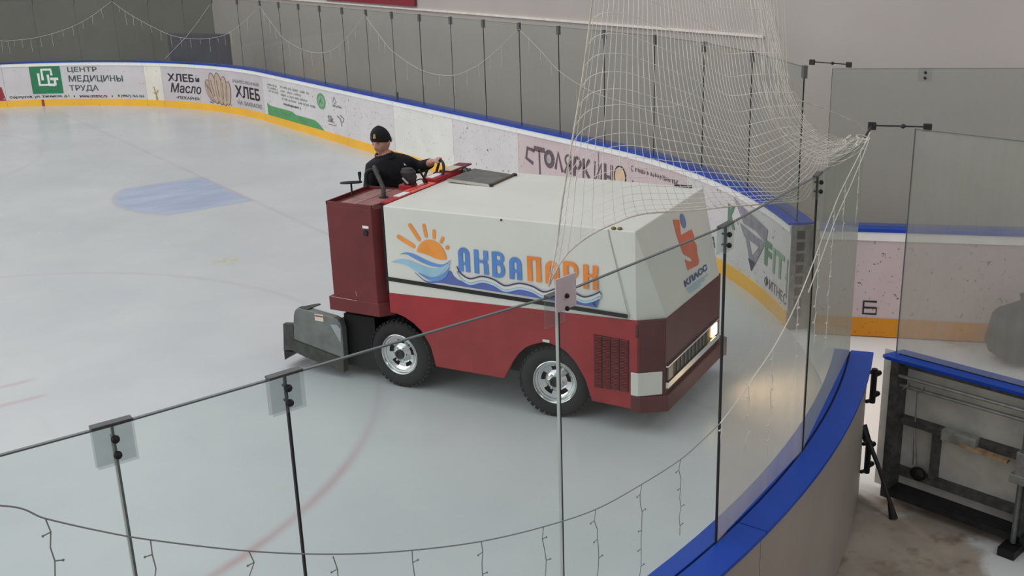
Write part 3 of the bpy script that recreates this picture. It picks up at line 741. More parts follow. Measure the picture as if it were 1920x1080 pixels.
# wet glass standing on the near leaf
def leaf_glass(par, label, x0, x1, y, z0, z1, m, joint=None):
    R_ = Matrix.Rotation(par.rotation_euler.z, 4, 'Z'); loc = Matrix.Translation(par.location) @ R_ @ Vector(((x0 + x1) / 2, y, z0))
    t = empty('glass_pane', loc, par.rotation_euler.z); tag(t, label, 'glass pane', 'glass panes on the open gate')
    h = (x1 - x0) / 2; H = z1 - z0
    mb = MB(); mb.add([(-h, 0, 0), (h, 0, 0), (h, 0, H), (-h, 0, H)], [(0, 1, 2, 3)]); mb.build('sheet', m, t)
    mb = MB(); mb.box(-h, h, -0.005, 0.005, H - 0.004, H); mb.build('top_edge', M_EDGE, t)
    mb = MB(); mb.box(-h - 0.005, -h, -0.005, 0.005, 0, H); mb.build('side_edge', M_EDGE, t)
    if joint is not None:
        c = empty('clip_bracket'); c.parent = t
        mb = MB(); mb.box(joint - 0.06, joint + 0.06, -0.012, 0.012, H - 0.12, H + 0.004); mb.build('plate', M_CLIP, c)
        for dz in (-0.04, -0.09):
            mb = MB(); mb.tube([(joint, -0.03, H + dz), (joint, 0.03, H + dz)], 0.012, 8); mb.build('bolt', M_BOLT, c)
    return t
leaf_glass(A, 'tall misted glass pane standing on the blue-capped gate with the bare frame', 0.03, 1.85, 0.101, 1.10, 2.70, GL_GATE)

B = leaf_frame('gate_leaf', (2.12, -10.76), (0.66, -0.751), 'far gate leaf swung outward, pink face with a black letter and orange kick plate')
# local +x away from hinge, face towards the camera is -y
pbox(B, 'facing', M_PINK2, 0.0, 2.05, 0.0, 0.02, 0.0, 1.0)
pbox(B, 'kick_plate', M_KICK2, 0.0, 2.05, -0.012, 0.0, 0.0, 0.19)
pbox(B, 'trim_strip', M_TRIM, 0.0, 2.05, -0.016, 0.02, 1.0, 1.09)
mb = MB(); mb.box(0, 2.05, -0.03, 0.07, 1.09, 1.125); mb.box(0, 2.05, 0.085, 0.2, 1.09, 1.125); mb.build('cap_rail', M_BLUE, B)
pbox(B, 'outer_panel', M_BACK, 0.0, 2.05, 0.185, 0.2, 0.0, 1.09)
mb = MB()
fb = lambda a, z: (a, -0.004, z)
def seg(*p): stroke(mb, p, 0.022, fb)
seg((0.585, 0.365), (0.46, 0.365), (0.46, 0.235), (0.585, 0.235), (0.585, 0.30), (0.46, 0.30)); mb.build('letter', M_INK, B)
leaf_glass(B, 'tall glass pane with a bolted clip standing on the pink gate leaf', 0.03, 2.05, 0.078, 1.11, 2.66, GL_FAR, -0.175)

t = empty('rubbish_bag', (3.02, -12.42, -0.012)); tag(t, 'dark sack on the floor in front of the pink gate leaf', 'bag')
mb = MB(); rb = random.Random(4)
for i in range(9):
    th = PI * i / 8
    for j in range(16):
        ph = 2 * PI * j / 16; r = (0.34 * math.sin(th) ** 0.7 + 0.02) * (1 + 0.12 * math.sin(3 * ph + i)); mb.v.append((r * math.cos(ph), r * math.sin(ph) * 0.8, 0.27 - 0.27 * math.cos(th) + (0.03 * rb.random() if 0 < i < 8 else 0)))
mb.f += [(i * 16 + j, i * 16 + (j + 1) % 16, (i + 1) * 16 + (j + 1) % 16, (i + 1) * 16 + j) for i in range(8) for j in range(16)]; mb.mi += [0] * 128
mb.build('sack', mat('sack_black', (30, 30, 32), 0.45, bump=0.2), t, True)
mb = MB(); mb.tube([(0, 0, 0.52), (0.01, 0.0, 0.58), (0.05, 0.02, 0.64)], [0.04, 0.025, 0.05], 8); mb.build('tied_neck', M_BLACKP, t)

# tie rods joining the glass ends to the gate glass
def tie_rod(a, b, label):
    a = Vector(a); b = Vector(b); d = (b - a).normalized(); t = empty('tie_rod', a); tag(t, label, 'rod', None)
    mb = MB(); mb.tube([(0, 0, 0), tuple(b - a)], 0.0055, 8); mb.build('bar', M_DSTEEL, t)
    for q in (Vector((0, 0, 0)), b - a):
        mb = MB(); n = Vector((-d.y, d.x, 0)) * 0.014; e = d * 0.027; P = [q - e - n, q + e - n, q + e + n, q - e + n]
        mb.hexa([tuple(p + Vector((0, 0, -0.03))) for p in P] + [tuple(p + Vector((0, 0, 0.022))) for p in P]); mb.build('clamp', M_DSTEEL, t, bevel=0.004)
    mb = MB(); mb.tube([tuple((b - a) * 0.56 - d * 0.018), tuple((b - a) * 0.56 - d * 0.006), tuple((b - a) * 0.56 + d * 0.006), tuple((b - a) * 0.56 + d * 0.018)], [0.006, 0.016, 0.016, 0.006], 8); mb.build('collar', M_DSTEEL, t)
    return t
tie_rod((2.475, -10.25, 2.66), (2.60, -10.60, 2.65), 'dark tie rod at the top of the far glass, near the upper right wall')
t = tie_rod((-0.05, -12.90, 2.67), (0.20, -13.16, 2.66), 'dark tie rod from the near glass end to the gate glass')
mb = MB(); mb.tube([tuple(Vector(bp(14.24, 2.605, GLASS_OFF)) - t.location), tuple(Vector(bp(14.2, 2.64, GLASS_OFF)) - t.location), (0, 0, 0)], 0.009, 7); mb.build('strap', M_DSTEEL, t)

# black prop bar leaning between boards and floor
t = empty('prop_bar', (-0.30, -13.50, 0.0)); tag(t, 'black steel prop bar slanting from the near boards to the floor by the gate', 'bar')
mb = MB(); mb.tube([(0.06, 0.33, 0.52), (0.035, 0.17, 0.30), (0.0, 0.0, 0.03)], [0.018, 0.015, 0.015], 8); mb.build('rod', M_DSTEEL, t, True)
mb = MB(); mb.tube([(0.008, 0.04, 0.09), (0.0, 0.0, 0.0), (-0.002, -0.005, -0.01)], [0.017, 0.03, 0.032], 10); mb.build('rubber_foot', M_BLACKP, t)
mb = MB(); mb.tube([(0.065, 0.36, 0.56), (0.055, 0.30, 0.46)], [0.032, 0.028], 8); mb.build('pivot', M_BLACKP, t)

# ------------------------------------------------------------------ ice resurfacer (local x forward, y to its left, z up; near side is y = 0)
MACH = empty('ice_resurfacer', (-1.1756, -10.7106, 0.0), math.radians(-63.05))
tag(MACH, 'red and white ice resurfacer with an orange sun and blue waves painted on its side', 'ice resurfacer')
M_BODYW = mat('machine_white', (214, 215, 208), 0.38, 0, 0.03, 2)
M_BODYR = mat('machine_red', (154, 46, 50), 0.42, 0, 0.10, 3)
M_CABR = mat('machine_dark_red', (106, 40, 42), 0.5, 0, 0.12, 3)
M_DASHR = mat('dash_red', (168, 40, 48), 0.5, 0, 0.08, 5)
M_MAROON = mat('machine_maroon', (92, 40, 42), 0.5, 0, 0.12, 4)
M_RUBBER = mat('tyre_rubber', (34, 34, 35), 0.75, 0, 0.2, 30, bump=0.3)
M_CHROME = mat('wheel_chrome', (214, 216, 216), 0.18, 1.0, 0.05, 6)
M_CHASSIS = mat('chassis_black', (20, 20, 22), 0.8)
M_GREYM = mat('conditioner_grey', (112, 118, 114), 0.45, 0.25, 0.16, 7)
M_GREYD = mat('conditioner_dark', (70, 72, 68), 0.5, 0.25, 0.2, 9)
XZ = lambda y0: (lambda a, b, h: (a, y0 + h, b))
# lower body: side skins with wheel arches, chamfered nose
low = MB()
arch = [(-1.64, 0.935), (0.745, 1.003), (0.775, 0.222), (0.354, 0.235), (0.292, 0.424), (0.21, 0.556), (0.13, 0.635), (0.065, 0.672), (-0.04, 0.696), (-0.11, 0.689), (-0.20, 0.655), (-0.265, 0.618), (-0.34, 0.545), (-0.4, 0.456), (-0.445, 0.37), (-0.485, 0.296),
        (-1.181, 0.292), (-1.226, 0.476), (-1.27, 0.55), (-1.318, 0.616), (-1.40, 0.68), (-1.492, 0.725), (-1.57, 0.745), (-1.64, 0.748)]
def strip_fill(mb, top, bot, fn, h0, h1):
    """plate whose lower edge is the polyline bot, upper edge the straight line top[0]-top[1]"""
    n = len(bot); T = []
    for a, b in bot:
        t = (a - top[0][0]) / (top[1][0] - top[0][0]); T.append((a, top[0][1] + (top[1][1] - top[0][1]) * t))
    for i in range(n - 1):
        mb.prism([bot[i], bot[i + 1], T[i + 1], T[i]], fn, h0, h1)
lower_edge = sorted([(x, z) for x, z in arch[3:]] + [(0.76, 0.222)])
lower_edge = arch[:2] and list(reversed(arch[3:])) + [(0.76, 0.224)]
for y0 in (0.0, 1.565):
    strip_fill(low, ((-1.64, 0.935), (0.76, 1.003)), lower_edge, XZ(y0), 0.0, 0.035)
nose = [(0.745, 0.036), (0.7625, 0.0), (0.775, 0.0), (0.955, 0.13), (0.985, 1.46), (0.775, 1.60), (0.7625, 1.60), (0.745, 1.564)]
low.build('lower_body', M_BODYR, MACH)
mb = MB(); mb.prism(nose, lambda a, b, h: (a, b, h), 0.224, 1.0); mb.build('nose_panel', mat('machine_nose_maroon', (88, 38, 40), 0.5, 0, 0.12, 3), MACH)
mb = MB(); mb.box(-1.95, 0.74, 0.27, 1.33, 0.26, 0.93); mb.box(-1.6, 0.74, 0.035, 1.565, 0.80, 0.93); mb.box(-1.16, -0.5, 0.04, 1.56, 0.32, 0.85); mb.box(0.36, 0.72, 0.04, 1.56, 0.26, 0.85); mb.build('chassis', M_CHASSIS, MACH)
# white snow tank
tk = MB()
V = [(-1.64, 0, 0.93), (0.745, 0.012, 0.998), (0.735, 0.0, 1.745), (-1.64, 0, 1.745), (0.945, 0.17, 0.995), (0.985, 1.42, 0.995), (0.76, 1.60, 0.998), (0.755, 1.60, 1.745), (-1.64, 1.60, 0.93), (-1.64, 1.60, 1.745)]
tk.add(V, [(0, 1, 2, 3), (1, 4, 2), (2, 4, 5, 7), (5, 6, 7), (6, 8, 9, 7), (3, 2, 7, 9), (0, 3, 9, 8), (0, 8, 6, 5, 4, 1)])
tank = tk.build('snow_tank', M_BODYW, MACH, bevel=0.008)
mb = MB(); mb.box(-1.672, -1.640, 0.012, 0.112, 0.945, 1.735); mb.build('gap_shade', M_CHASSIS, tank)  # black strip standing in for the shaded gap between cabinet and tank
side = lambda a, b: (a, -0.004, b); side2 = lambda a, b: (a, -0.0065, b); side3 = lambda a, b: (a, -0.009, b)
mb = MB(); mb.hexa([(-1.643, -0.007, 1.052), (0.675, -0.007, 1.017), (0.675, 0.0, 1.017), (-1.643, 0.0, 1.052), (-1.643, -0.007, 1.088), (0.675, -0.007, 1.05), (0.675, 0.0, 1.05), (-1.643, 0.0, 1.088)]); mb.build('rubber_stripe', M_BLACKP, tank)
mb = MB(); mb.hexa([(0.513, -0.004, 1.70), (0.521, -0.004, 1.70), (0.521, 0.0, 1.70), (0.513, 0.0, 1.70), (0.503, -0.004, 1.742), (0.511, -0.004, 1.742), (0.511, 0.0, 1.742), (0.503, 0.0, 1.742)])
stroke(mb, [(0.515, 1.70), (0.684, 1.03)], 0.008, side); mb.build('lid_seam', mat('seam_grey', (168, 168, 162), 0.5), tank)
for k, (x, y) in enumerate(((0.60, 0.02), (0.55, 0.012))):
    mb = MB(); mb.ball((x, y, 1.752), (0.022, 0.02, 0.014), 6); mb.build('latch', mat('brass_dull', (128, 112, 70), 0.5, 0.6), tank)
mb = MB(); mb.box(0.50, 0.66, 1.545, 1.58, 1.745, 1.762); mb.build('latch_bar', M_DSTEEL, tank)
mb = MB(); mb.tube([(-0.454, 0.002, 1.728), (-0.454, -0.008, 1.728)], 0.009, 8); mb.build('screw', M_DSTEEL, tank)

# water-park emblem on the near side
M_ORG = mat('print_orange', (232, 150, 66), 0.5); M_OR2 = mat('print_deep_orange', (232, 138, 60), 0.5)
M_SKY = mat('print_sky_blue', (98, 146, 206), 0.5); M_PALE = mat('print_pale_blue', (150, 192, 216), 0.5); M_PALER = mat('print_ice_blue', (178, 206, 226), 0.5); M_VIOL = mat('print_violet_blue', (88, 106, 172), 0.5); M_LET = mat('print_letter_blue', (86, 136, 204), 0.5); M_LINE = mat('print_line_indigo', (66, 66, 112), 0.5)
mb = MB()
top = arc2(-1.163, 1.318, 0.155, 0.165, 165, 8, 16)
base = [(-1.01, 1.322), (-1.06, 1.312), (-1.12, 1.318), (-1.20, 1.342), (-1.31, 1.372)]
rim_ = top + base[:-1]
for a_, b_ in zip(rim_, rim_[1:] + rim_[:1]): mb.add([side(-1.15, 1.38), side(*a_), side(*b_)], [(0, 1, 2)])
sun = mb.build('sun', M_ORG, tank)
for (a, b, w) in (((-1.492, 1.475), (-1.346, 1.408), 0.042), ((-1.366, 1.592), (-1.282, 1.478), 0.04), ((-1.221, 1.606), (-1.206, 1.514), 0.034), ((-1.12, 1.566), (-1.125, 1.508), 0.032), ((-1.036, 1.51), (-1.056, 1.474), 0.03), ((-0.99, 1.436), (-0.998, 1.428), 0.034)):
    mb = MB(); a = Vector(a); b = Vector(b); d = (b - a).normalized(); ang = math.degrees(math.atan2(d.y, d.x))
    P = arc2(a.x, a.y, w / 2, w / 2, ang + 90, ang + 270, 6) + arc2(b.x, b.y, w / 2, w / 2, ang - 90, ang + 90, 6)
    flat(mb, P, side); mb.build('sun_ray', M_ORG, sun)
def ribbon(mb, up, lo, fn, n=24):
    U = spline([(*p, 0) for p in up], n); D = spline([(*p, 0) for p in lo], n)
    mb.add([fn(p.x, p.y) for p in U] + [fn(p.x, p.y) for p in D], [(i, i + 1, n + i + 1, n + i) for i in range(n - 1)])
waves = empty('wave_emblem'); waves.parent = tank
mb = MB(); ribbon(mb, [(-1.49, 1.318), (-1.43, 1.340), (-1.35, 1.336), (-1.25, 1.304), (-1.15, 1.276), (-1.05, 1.272), (-0.965, 1.322)], [(-1.49, 1.316), (-1.42, 1.322), (-1.35, 1.296), (-1.25, 1.262), (-1.15, 1.243), (-1.05, 1.254), (-0.965, 1.318)], side); mb.build('wave', M_SKY, waves)
mb = MB(); ribbon(mb, [(-1.588, 1.235), (-1.50, 1.268), (-1.42, 1.274), (-1.32, 1.252), (-1.2, 1.226), (-1.1, 1.234), (-0.97, 1.30)], [(-1.588, 1.232), (-1.50, 1.232), (-1.42, 1.218), (-1.32, 1.172), (-1.2, 1.148), (-1.1, 1.164), (-0.97, 1.296)], side); mb.build('wave', M_PALE, waves)
mb = MB(); ribbon(mb, [(-1.31, 1.166), (-1.2, 1.142), (-1.1, 1.158), (-1.0, 1.24), (-0.965, 1.318)], [(-1.31, 1.162), (-1.2, 1.112), (-1.1, 1.116), (-1.01, 1.18), (-0.965, 1.316)], side2); mb.build('wave', M_SKY, waves)
# long violet sea under the words
mb = MB()
up = [(-1.347, 1.165), (-1.23, 1.10), (-1.1, 1.125), (-0.985, 1.222), (-0.945, 1.18), (-0.90, 1.15), (-0.85, 1.14), (-0.78, 1.118), (-0.66, 1.155), (-0.55, 1.142), (-0.44, 1.10), (-0.30, 1.14), (-0.18, 1.13), (-0.07, 1.092), (0.06, 1.14), (0.17, 1.135), (0.28, 1.10), (0.36, 1.125), (0.448, 1.21)]
lo = [(-1.347, 1.16), (-1.23, 1.088), (-1.1, 1.098), (-0.985, 1.097), (-0.94, 1.096), (-0.9, 1.096), (-0.85, 1.095), (-0.78, 1.094), (-0.66, 1.092), (-0.55, 1.09), (-0.44, 1.089), (-0.3, 1.087), (-0.18, 1.085), (-0.07, 1.083), (0.06, 1.08), (0.17, 1.078), (0.28, 1.076), (0.36, 1.074), (0.404, 1.073)]
ribbon(mb, up, lo, side, 110); mb.add([side(0.36, 1.1), side(0.404, 1.073), side(0.39, 1.13), side(0.448, 1.21)], [(0, 1, 2, 3)])
mb.build('sea', M_VIOL, waves)
crest = [(-0.905, 1.262), (-0.87, 1.20), (-0.78, 1.165), (-0.66, 1.20), (-0.55, 1.187), (-0.44, 1.145), (-0.30, 1.183), (-0.18, 1.172), (-0.07, 1.136), (0.06, 1.184), (0.17, 1.178), (0.28, 1.142), (0.36, 1.16), (0.44, 1.205)]
S = [(p.x, p.y) for p in spline([(*p, 0) for p in crest], 90)]
mb = MB(); stroke(mb, [(x, z + 0.012) for x, z in S], 0.012, side3); mb.build('crest_line', M_LINE, waves)
mb = MB(); stroke(mb, [(x, z - 0.012) for x, z in S], 0.030, side2); mb.build('crest_white', M_BODYW, waves)
mb = MB(); stroke(mb, [(x, z - 0.034) for x, z in S], 0.022, side2); mb.build('crest_blue', M_PALER, waves)
# hand-shaped capitals АКВА ПАРК
wl = 0.044
def ch(nm, m, strokes):
    mb = MB()
    for k, (s, w) in enumerate(strokes): stroke(mb, s, w, lambda a, b, k=k: (a, -0.0065 - 0.0008 * k, b))
    mb.build(nm, m, tank)
def A_(x, w, zb, zt):
    r = w / 2 - wl / 2; P = [(x + wl / 2, zb)] + [(a, b) for a, b in arc2(x + w / 2, zt - r - wl / 2, r, r, 180, 0, 12)] + [(x + w - wl / 2, zb)]
    return [(P, wl), ([(x + wl / 2, zb + 0.075), (x + w - wl / 2, zb + 0.075)], 0.026)]
ch('letter', M_LET, A_(-0.888, 0.112, 1.232, 1.45))
ch('letter', M_LET, [([(-0.71, 1.445), (-0.71, 1.232)], wl), ([(-0.617, 1.445), (-0.617, 1.37), (-0.632, 1.345), (-0.617, 1.32), (-0.617, 1.232)], wl), ([(-0.71, 1.345), (-0.63, 1.345)], 0.024)])
ch('letter', M_LET, [([(-0.536, 1.445), (-0.536, 1.222)], wl), ([(-0.536, 1.432)] + arc2(-0.49, 1.395, 0.034, 0.037, 90, -90, 8) + [(-0.536, 1.358)], 0.034), ([(-0.536, 1.35)] + arc2(-0.49, 1.292, 0.036, 0.055, 90, -90, 8) + [(-0.536, 1.237)], 0.036)])
ch('letter', M_LET, A_(-0.392, 0.115, 1.222, 1.42))
ch('letter', M_OR2, [([(-0.20, 1.44), (-0.20, 1.225)], wl), ([(-0.118, 1.44), (-0.118, 1.225)], wl), ([(-0.222, 1.428), (-0.096, 1.428)], 0.03)])
ch('letter', M_OR2, A_(-0.055, 0.125, 1.222, 1.424))
ch('letter', M_OR2, [([(0.13, 1.435), (0.13, 1.225)], wl), ([(0.13, 1.42)] + arc2(0.185, 1.365, 0.04, 0.055, 90, -90, 8) + [(0.13, 1.31)], 0.036)])
ch('letter', M_OR2, [([(0.31, 1.43), (0.31, 1.222)], wl), ([(0.395, 1.43), (0.395, 1.36), (0.38, 1.338), (0.395, 1.315), (0.395, 1.222)], wl), ([(0.31, 1.338), (0.385, 1.338)], 0.024)])

# front: orange badge, word and lines on the sloped panel
def front(a, b, off=0.004):
    k = (1.745 - b) / 0.75; x = 0.737 + 0.21 * k + 0.04 * k * (a - 0.17) / 1.25 + 0.02 * (1 - k) * a / 1.6
    return (x + off, a, b + off * 0.27)
mb = MB(); P = [(0.758, 1.657), (0.885, 1.625), (0.835, 1.507), (1.085, 1.495), (1.10, 1.43), (1.07, 1.40), (1.10, 1.35), (1.07, 1.29), (1.065, 1.22), (1.02, 1.198), (0.78, 1.22), (0.77, 1.30), (0.79, 1.34), (0.763, 1.38), (0.745, 1.53)]
flat(mb, [P[i] for i in (0, 1, 2, 14)], front); flat(mb, [P[i] for i in (2, 3, 4, 5, 6, 7, 8, 9, 10, 11, 12, 13, 14)], front); mb.build('badge', mat('print_badge_orange', (214, 116, 88), 0.5), tank)
mb = MB(); flat(mb, arc2(0.955, 1.60, 0.055, 0.062, 0, 360, 16)[:-1], front); mb.build('badge_dot', mat('print_badge_blue', (118, 132, 172), 0.5), tank)
mb = MB()
f2 = lambda a, b: front(a, b, 0.006)
put_text(mb, 'КЛАСС', f2, 0.645, 1.195, 1.112, 1.165, 0.05); mb.build('front_word', mat('print_front_blue', (70, 92, 140), 0.5), tank)
mb = MB()
for i in range(3): stroke(mb, [(0.66 + 0.02 * i, 1.09 - 0.019 * i), (1.18 - 0.1 * i, 1.075 - 0.018 * i)], 0.009, f2)
mb.build('front_lines', M_PALE, tank)

# grille, corner guards, lamps, bumper
gr = empty('side_grille'); gr.parent = MACH
mb = MB(); mb.hexa([(0.376, -0.003, 0.365), (0.687, -0.003, 0.372), (0.687, 0.0, 0.372), (0.376, 0, 0.365), (0.376, -0.003, 0.836), (0.687, -0.003, 0.828), (0.687, 0, 0.828), (0.376, 0, 0.836)]); mb.build('dark_back', mat('grille_dark', (44, 24, 26), 0.7), gr)
mb = MB()
for c in range(4):
    x0 = 0.380 + c * 0.0775
    for r in range(34):
        z = 0.376 + r * 0.0134; mb.hexa([(x0, -0.011, z), (x0 + 0.066, -0.011, z), (x0 + 0.066, -0.003, z + 0.003), (x0, -0.003, z + 0.003), (x0, -0.011, z + 0.005), (x0 + 0.066, -0.011, z + 0.005), (x0 + 0.066, -0.003, z + 0.0085), (x0, -0.003, z + 0.0085)])
mb.build('louvres', mat('grille_red', (120, 44, 46), 0.5), gr)
guard_poly = [(0.706, -0.012), (0.772, -0.014), (0.938, 0.107), (0.932, 0.117), (0.768, 0.0), (0.706, 0.0)]
for yf in (lambda y: y, lambda y: 1.60 - y):
    mb = MB(); mb.prism(guard_poly, lambda a, b, h: (a, yf(b), h), 0.352, 0.555); mb.build('corner_guard', M_BODYW, MACH, bevel=0.006)
def fx(y): return 0.957 + 0.0225 * (y - 0.13)      # front skin
def fbox(nm, m, y0, y1, o0, o1, z0, z1, par=MACH, bevel=0.0, **k):
    mb = MB(); mb.hexa([(fx(y0) + o0, y0, z0), (fx(y0) + o1, y0, z0), (fx(y1) + o1, y1, z0), (fx(y1) + o0, y1, z0), (fx(y0) + o0, y0, z1), (fx(y0) + o1, y0, z1), (fx(y1) + o1, y1, z1), (fx(y1) + o0, y1, z1)]); return mb.build(nm, m, par, bevel=bevel)
lb = empty('light_bar'); lb.parent = MACH
fbox('bar_back', mat('lamp_bar_dark', (52, 50, 46), 0.5), 0.14, 1.40, -0.004, 0.004, 0.455, 0.585, lb)
fbox('bar_frame', M_CHROME, 0.135, 1.405, 0.0, 0.018, 0.583, 0.597, lb)
fbox('bar_frame', M_CHROME, 0.135, 1.405, 0.0, 0.022, 0.40, 0.452, lb)
for k in range(9):
    y = 0.36 + k * 0.09; fbox('bar_louvre', mat('lamp_bar_louvre', (84, 82, 78), 0.5, 0.4), y, y + 0.03, 0.004, 0.010, 0.462, 0.578, lb)
fbox('headlight_off', mat('lens_off', (132, 124, 112), 0.25), 0.155, 0.255, 0.004, 0.016, 0.465, 0.575, lb)
fbox('headlight_lit', mat('lens_lit', (255, 226, 170), 0.3, emit=((255, 200, 118), 12)), 1.22, 1.32, 0.004, 0.018, 0.468, 0.572, lb)
fbox('headlight_rim', M_CHROME, 1.325, 1.36, 0.0, 0.022, 0.462, 0.580, lb)
bpz = [(0.70, -0.004), (0.79, -0.004), (0.985, 0.12), (1.02, 1.44), (1.05, 1.50), (1.02, 1.60), (0.92, 1.63), (0.7, 1.604)]
mb = MB(); mb.prism(bpz, lambda a, b, h: (a, b, h), 0.20, 0.345); mb.build('bumper', M_MAROON, MACH, bevel=0.008)
mb = MB(); mb.box(0.745, 0.765, -0.006, 0.0, 0.86, 0.97); mb.ball((0.757, -0.008, 0.89), (0.014, 0.012, 0.02), 6); mb.build('hood_catch', M_MAROON, MACH)
mb = MB(); mb.box(-0.095, -0.03, -0.008, 0.0, 0.698, 0.722); mb.build('side_reflector', mat('reflector_white', (226, 222, 210), 0.4), MACH, bevel=0.003)
sp = bpy.data.lights.new('headlight_beam', 'SPOT'); sp.energy = 60; sp.spot_size = math.radians(140); sp.spot_blend = 0.9; sp.color = (1.0, 0.62, 0.32); sp.shadow_soft_size = 0.04
so = bpy.data.objects.new('headlight_beam', sp); COL.objects.link(so); so.parent = MACH; so.location = (1.03, 1.27, 0.52); so.rotation_euler = Vector((-1, 0, 0.16)).to_track_quat('Z', 'Y').to_euler()

# wheels
def wheel(x, y, rz, out):
    w = empty('wheel', (x, y, 0.326), rz); w.parent = MACH
    # local: outer face towards -y*out
    f = lambda a, b, h: (a, h * out, b)
    mb = MB(); R0 = 0.326
    prof = [(0.192, 0.02), (0.21, 0.004), (0.25, 0.0), (0.285, 0.008), (0.308, 0.03), (0.318, 0.05)]
    mb.lathe(prof + [(0.318, 0.16), (0.308, 0.18), (0.285, 0.2), (0.19, 0.2)], f, 48)
    tyre = mb.build('tyre', M_RUBBER, w, True)
    mb = MB()
    for k in range(40):
        a0 = 2 * PI * k / 40
        for h0, h1, da in ((0.026, 0.075, 0), (0.082, 0.128, 0.07), (0.135, 0.184, 0)):
            q = []
            for r in (0.312, 0.3262):
                for (aa, hh) in ((a0 + da, h0), (a0 + da + 0.105, h0), (a0 + da + 0.105, h1), (a0 + da, h1)): q.append(f(r * math.cos(aa), r * math.sin(aa), hh))
            mb.hexa(q)
    mb.build('tread', M_RUBBER, tyre)
    mb = MB(); mb.lathe([(0.193, 0.02), (0.198, 0.012), (0.192, 0.008), (0.184, 0.014), (0.178, 0.034), (0.166, 0.036), (0.162, 0.05), (0.150, 0.054), (0.146, 0.05)], f, 48); rim = mb.build('rim', M_CHROME, w, True)
    # dish with five windows
    mb = MB(); n = 60; rr = [0.147, 0.135, 0.10, 0.088, 0.06, 0.045]; hh = [0.05, 0.056, 0.062, 0.052, 0.032, 0.03]
    for j in range(n):
        a0, a1 = 2 * PI * j / n, 2 * PI * (j + 1) / n
        for i in range(5):
            if i == 1 and (j % 12) < 6: continue
            mb.add([f(rr[i] * math.cos(a0), rr[i] * math.sin(a0), hh[i]), f(rr[i] * math.cos(a1), rr[i] * math.sin(a1), hh[i]), f(rr[i + 1] * math.cos(a1), rr[i + 1] * math.sin(a1), hh[i + 1]), f(rr[i + 1] * math.cos(a0), rr[i + 1] * math.sin(a0), hh[i + 1])], [(0, 1, 2, 3)])
    mb.build('spoke_disc', M_CHROME, w, True)
    mb = MB(); mb.lathe([(0.15, 0.085), (0.0, 0.085)], f, 24); mb.build('brake_back', M_CHASSIS, w)
    mb = MB(); mb.lathe([(0.047, 0.032), (0.046, 0.014), (0.040, 0.010), (0.032, 0.012), (0.030, 0.022), (0.0, 0.024)], f, 24); mb.build('hub', M_DSTEEL, w, True)
    for k in range(6):
        a = 2 * PI * k / 6; mb = MB(); mb.tube([f(0.066 * math.cos(a), 0.066 * math.sin(a), 0.036), f(0.066 * math.cos(a), 0.066 * math.sin(a), 0.016)], 0.009, 6); mb.build('lug_nut', M_CHROME, w)
    return w
wheel(-0.005, 0.015, math.radians(9), 1); wheel(-1.60, 0.02, 0.0, 1); wheel(-0.005, 1.585, math.radians(9), -1); wheel(-1.60, 1.58, 0.0, -1)

# rear cabinet on the near side
cb = MB()
cab = [(-2.268, 0.0), (-1.775, 0.0), (-1.69, 0.11), (-1.645, 0.11), (-1.645, 0.66), (-2.268, 0.66)]
cb.prism(cab, lambda a, b, h: (a, b, h), 0.74, 1.70)
cb.prism([(-2.325, -0.004), (-1.762, -0.004), (-1.66, 0.11), (-1.66, 0.66), (-2.325, 0.66)], lambda a, b, h: (a, b, h), 0.682, 0.815)
cabo = cb.build('rear_cabinet', M_CABR, MACH, bevel=0.006)
mb = MB()
for (x0, x1, y0, y1) in ((-2.268, -2.256, 0, 0.66), (-2.268, -1.77, -0.0, 0.012), (-2.268, -1.65, 0.648, 0.66)): mb.box(x0, x1, y0, y1, 1.70, 1.733)
mb.build('cabinet_rim', M_CABR, cabo)
mb = MB(); mb.hexa([(-2.16, 0.03, 1.702), (-1.945, 0.02, 1.702), (-1.945, 0.62, 1.702), (-2.16, 0.62, 1.702), (-2.16, 0.03, 1.712), (-1.945, 0.02, 1.730), (-1.945, 0.62, 1.730), (-2.16, 0.62, 1.712)]); mb.build('lid_board', mat('lid_brown', (150, 112, 108), 0.6, 0, 0.15, 12), cabo)
mb = MB(); mb.hexa([(-1.93, 0.014, 1.702), (-1.765, 0.014, 1.702), (-1.66, 0.62, 1.702), (-1.93, 0.62, 1.702), (-1.93, 0.014, 1.732), (-1.765, 0.014, 1.732), (-1.70, 0.62, 1.732), (-1.93, 0.62, 1.732)]); mb.build('lid_board', mat('lid_red_brown', (146, 96, 94), 0.6, 0, 0.15, 12), cabo)
mb = MB(); mb.lathe([(0.026, 0.0), (0.022, -0.012), (0.0, -0.012)], lambda a, b, h: (-1.846 + a, h, 1.474 + b * 1.15), 16); mb.build('dial', M_BLACKP, cabo, True)
mb = MB(); mb.box(-1.878, -1.812, -0.003, 0, 1.516, 1.54); mb.build('dial_label', M_PRINTW, cabo)
mb = MB(); stroke(mb, [(-2.29, 0.817), (-2.0, 0.813)], 0.006, lambda a, b: (a, -0.006, b)); stroke(mb, [(-2.01, 0.9), (-2.0, 0.855)], 0.006, side); mb.build('paint_scratch', mat('scratch_pale', (190, 150, 146), 0.6), cabo)
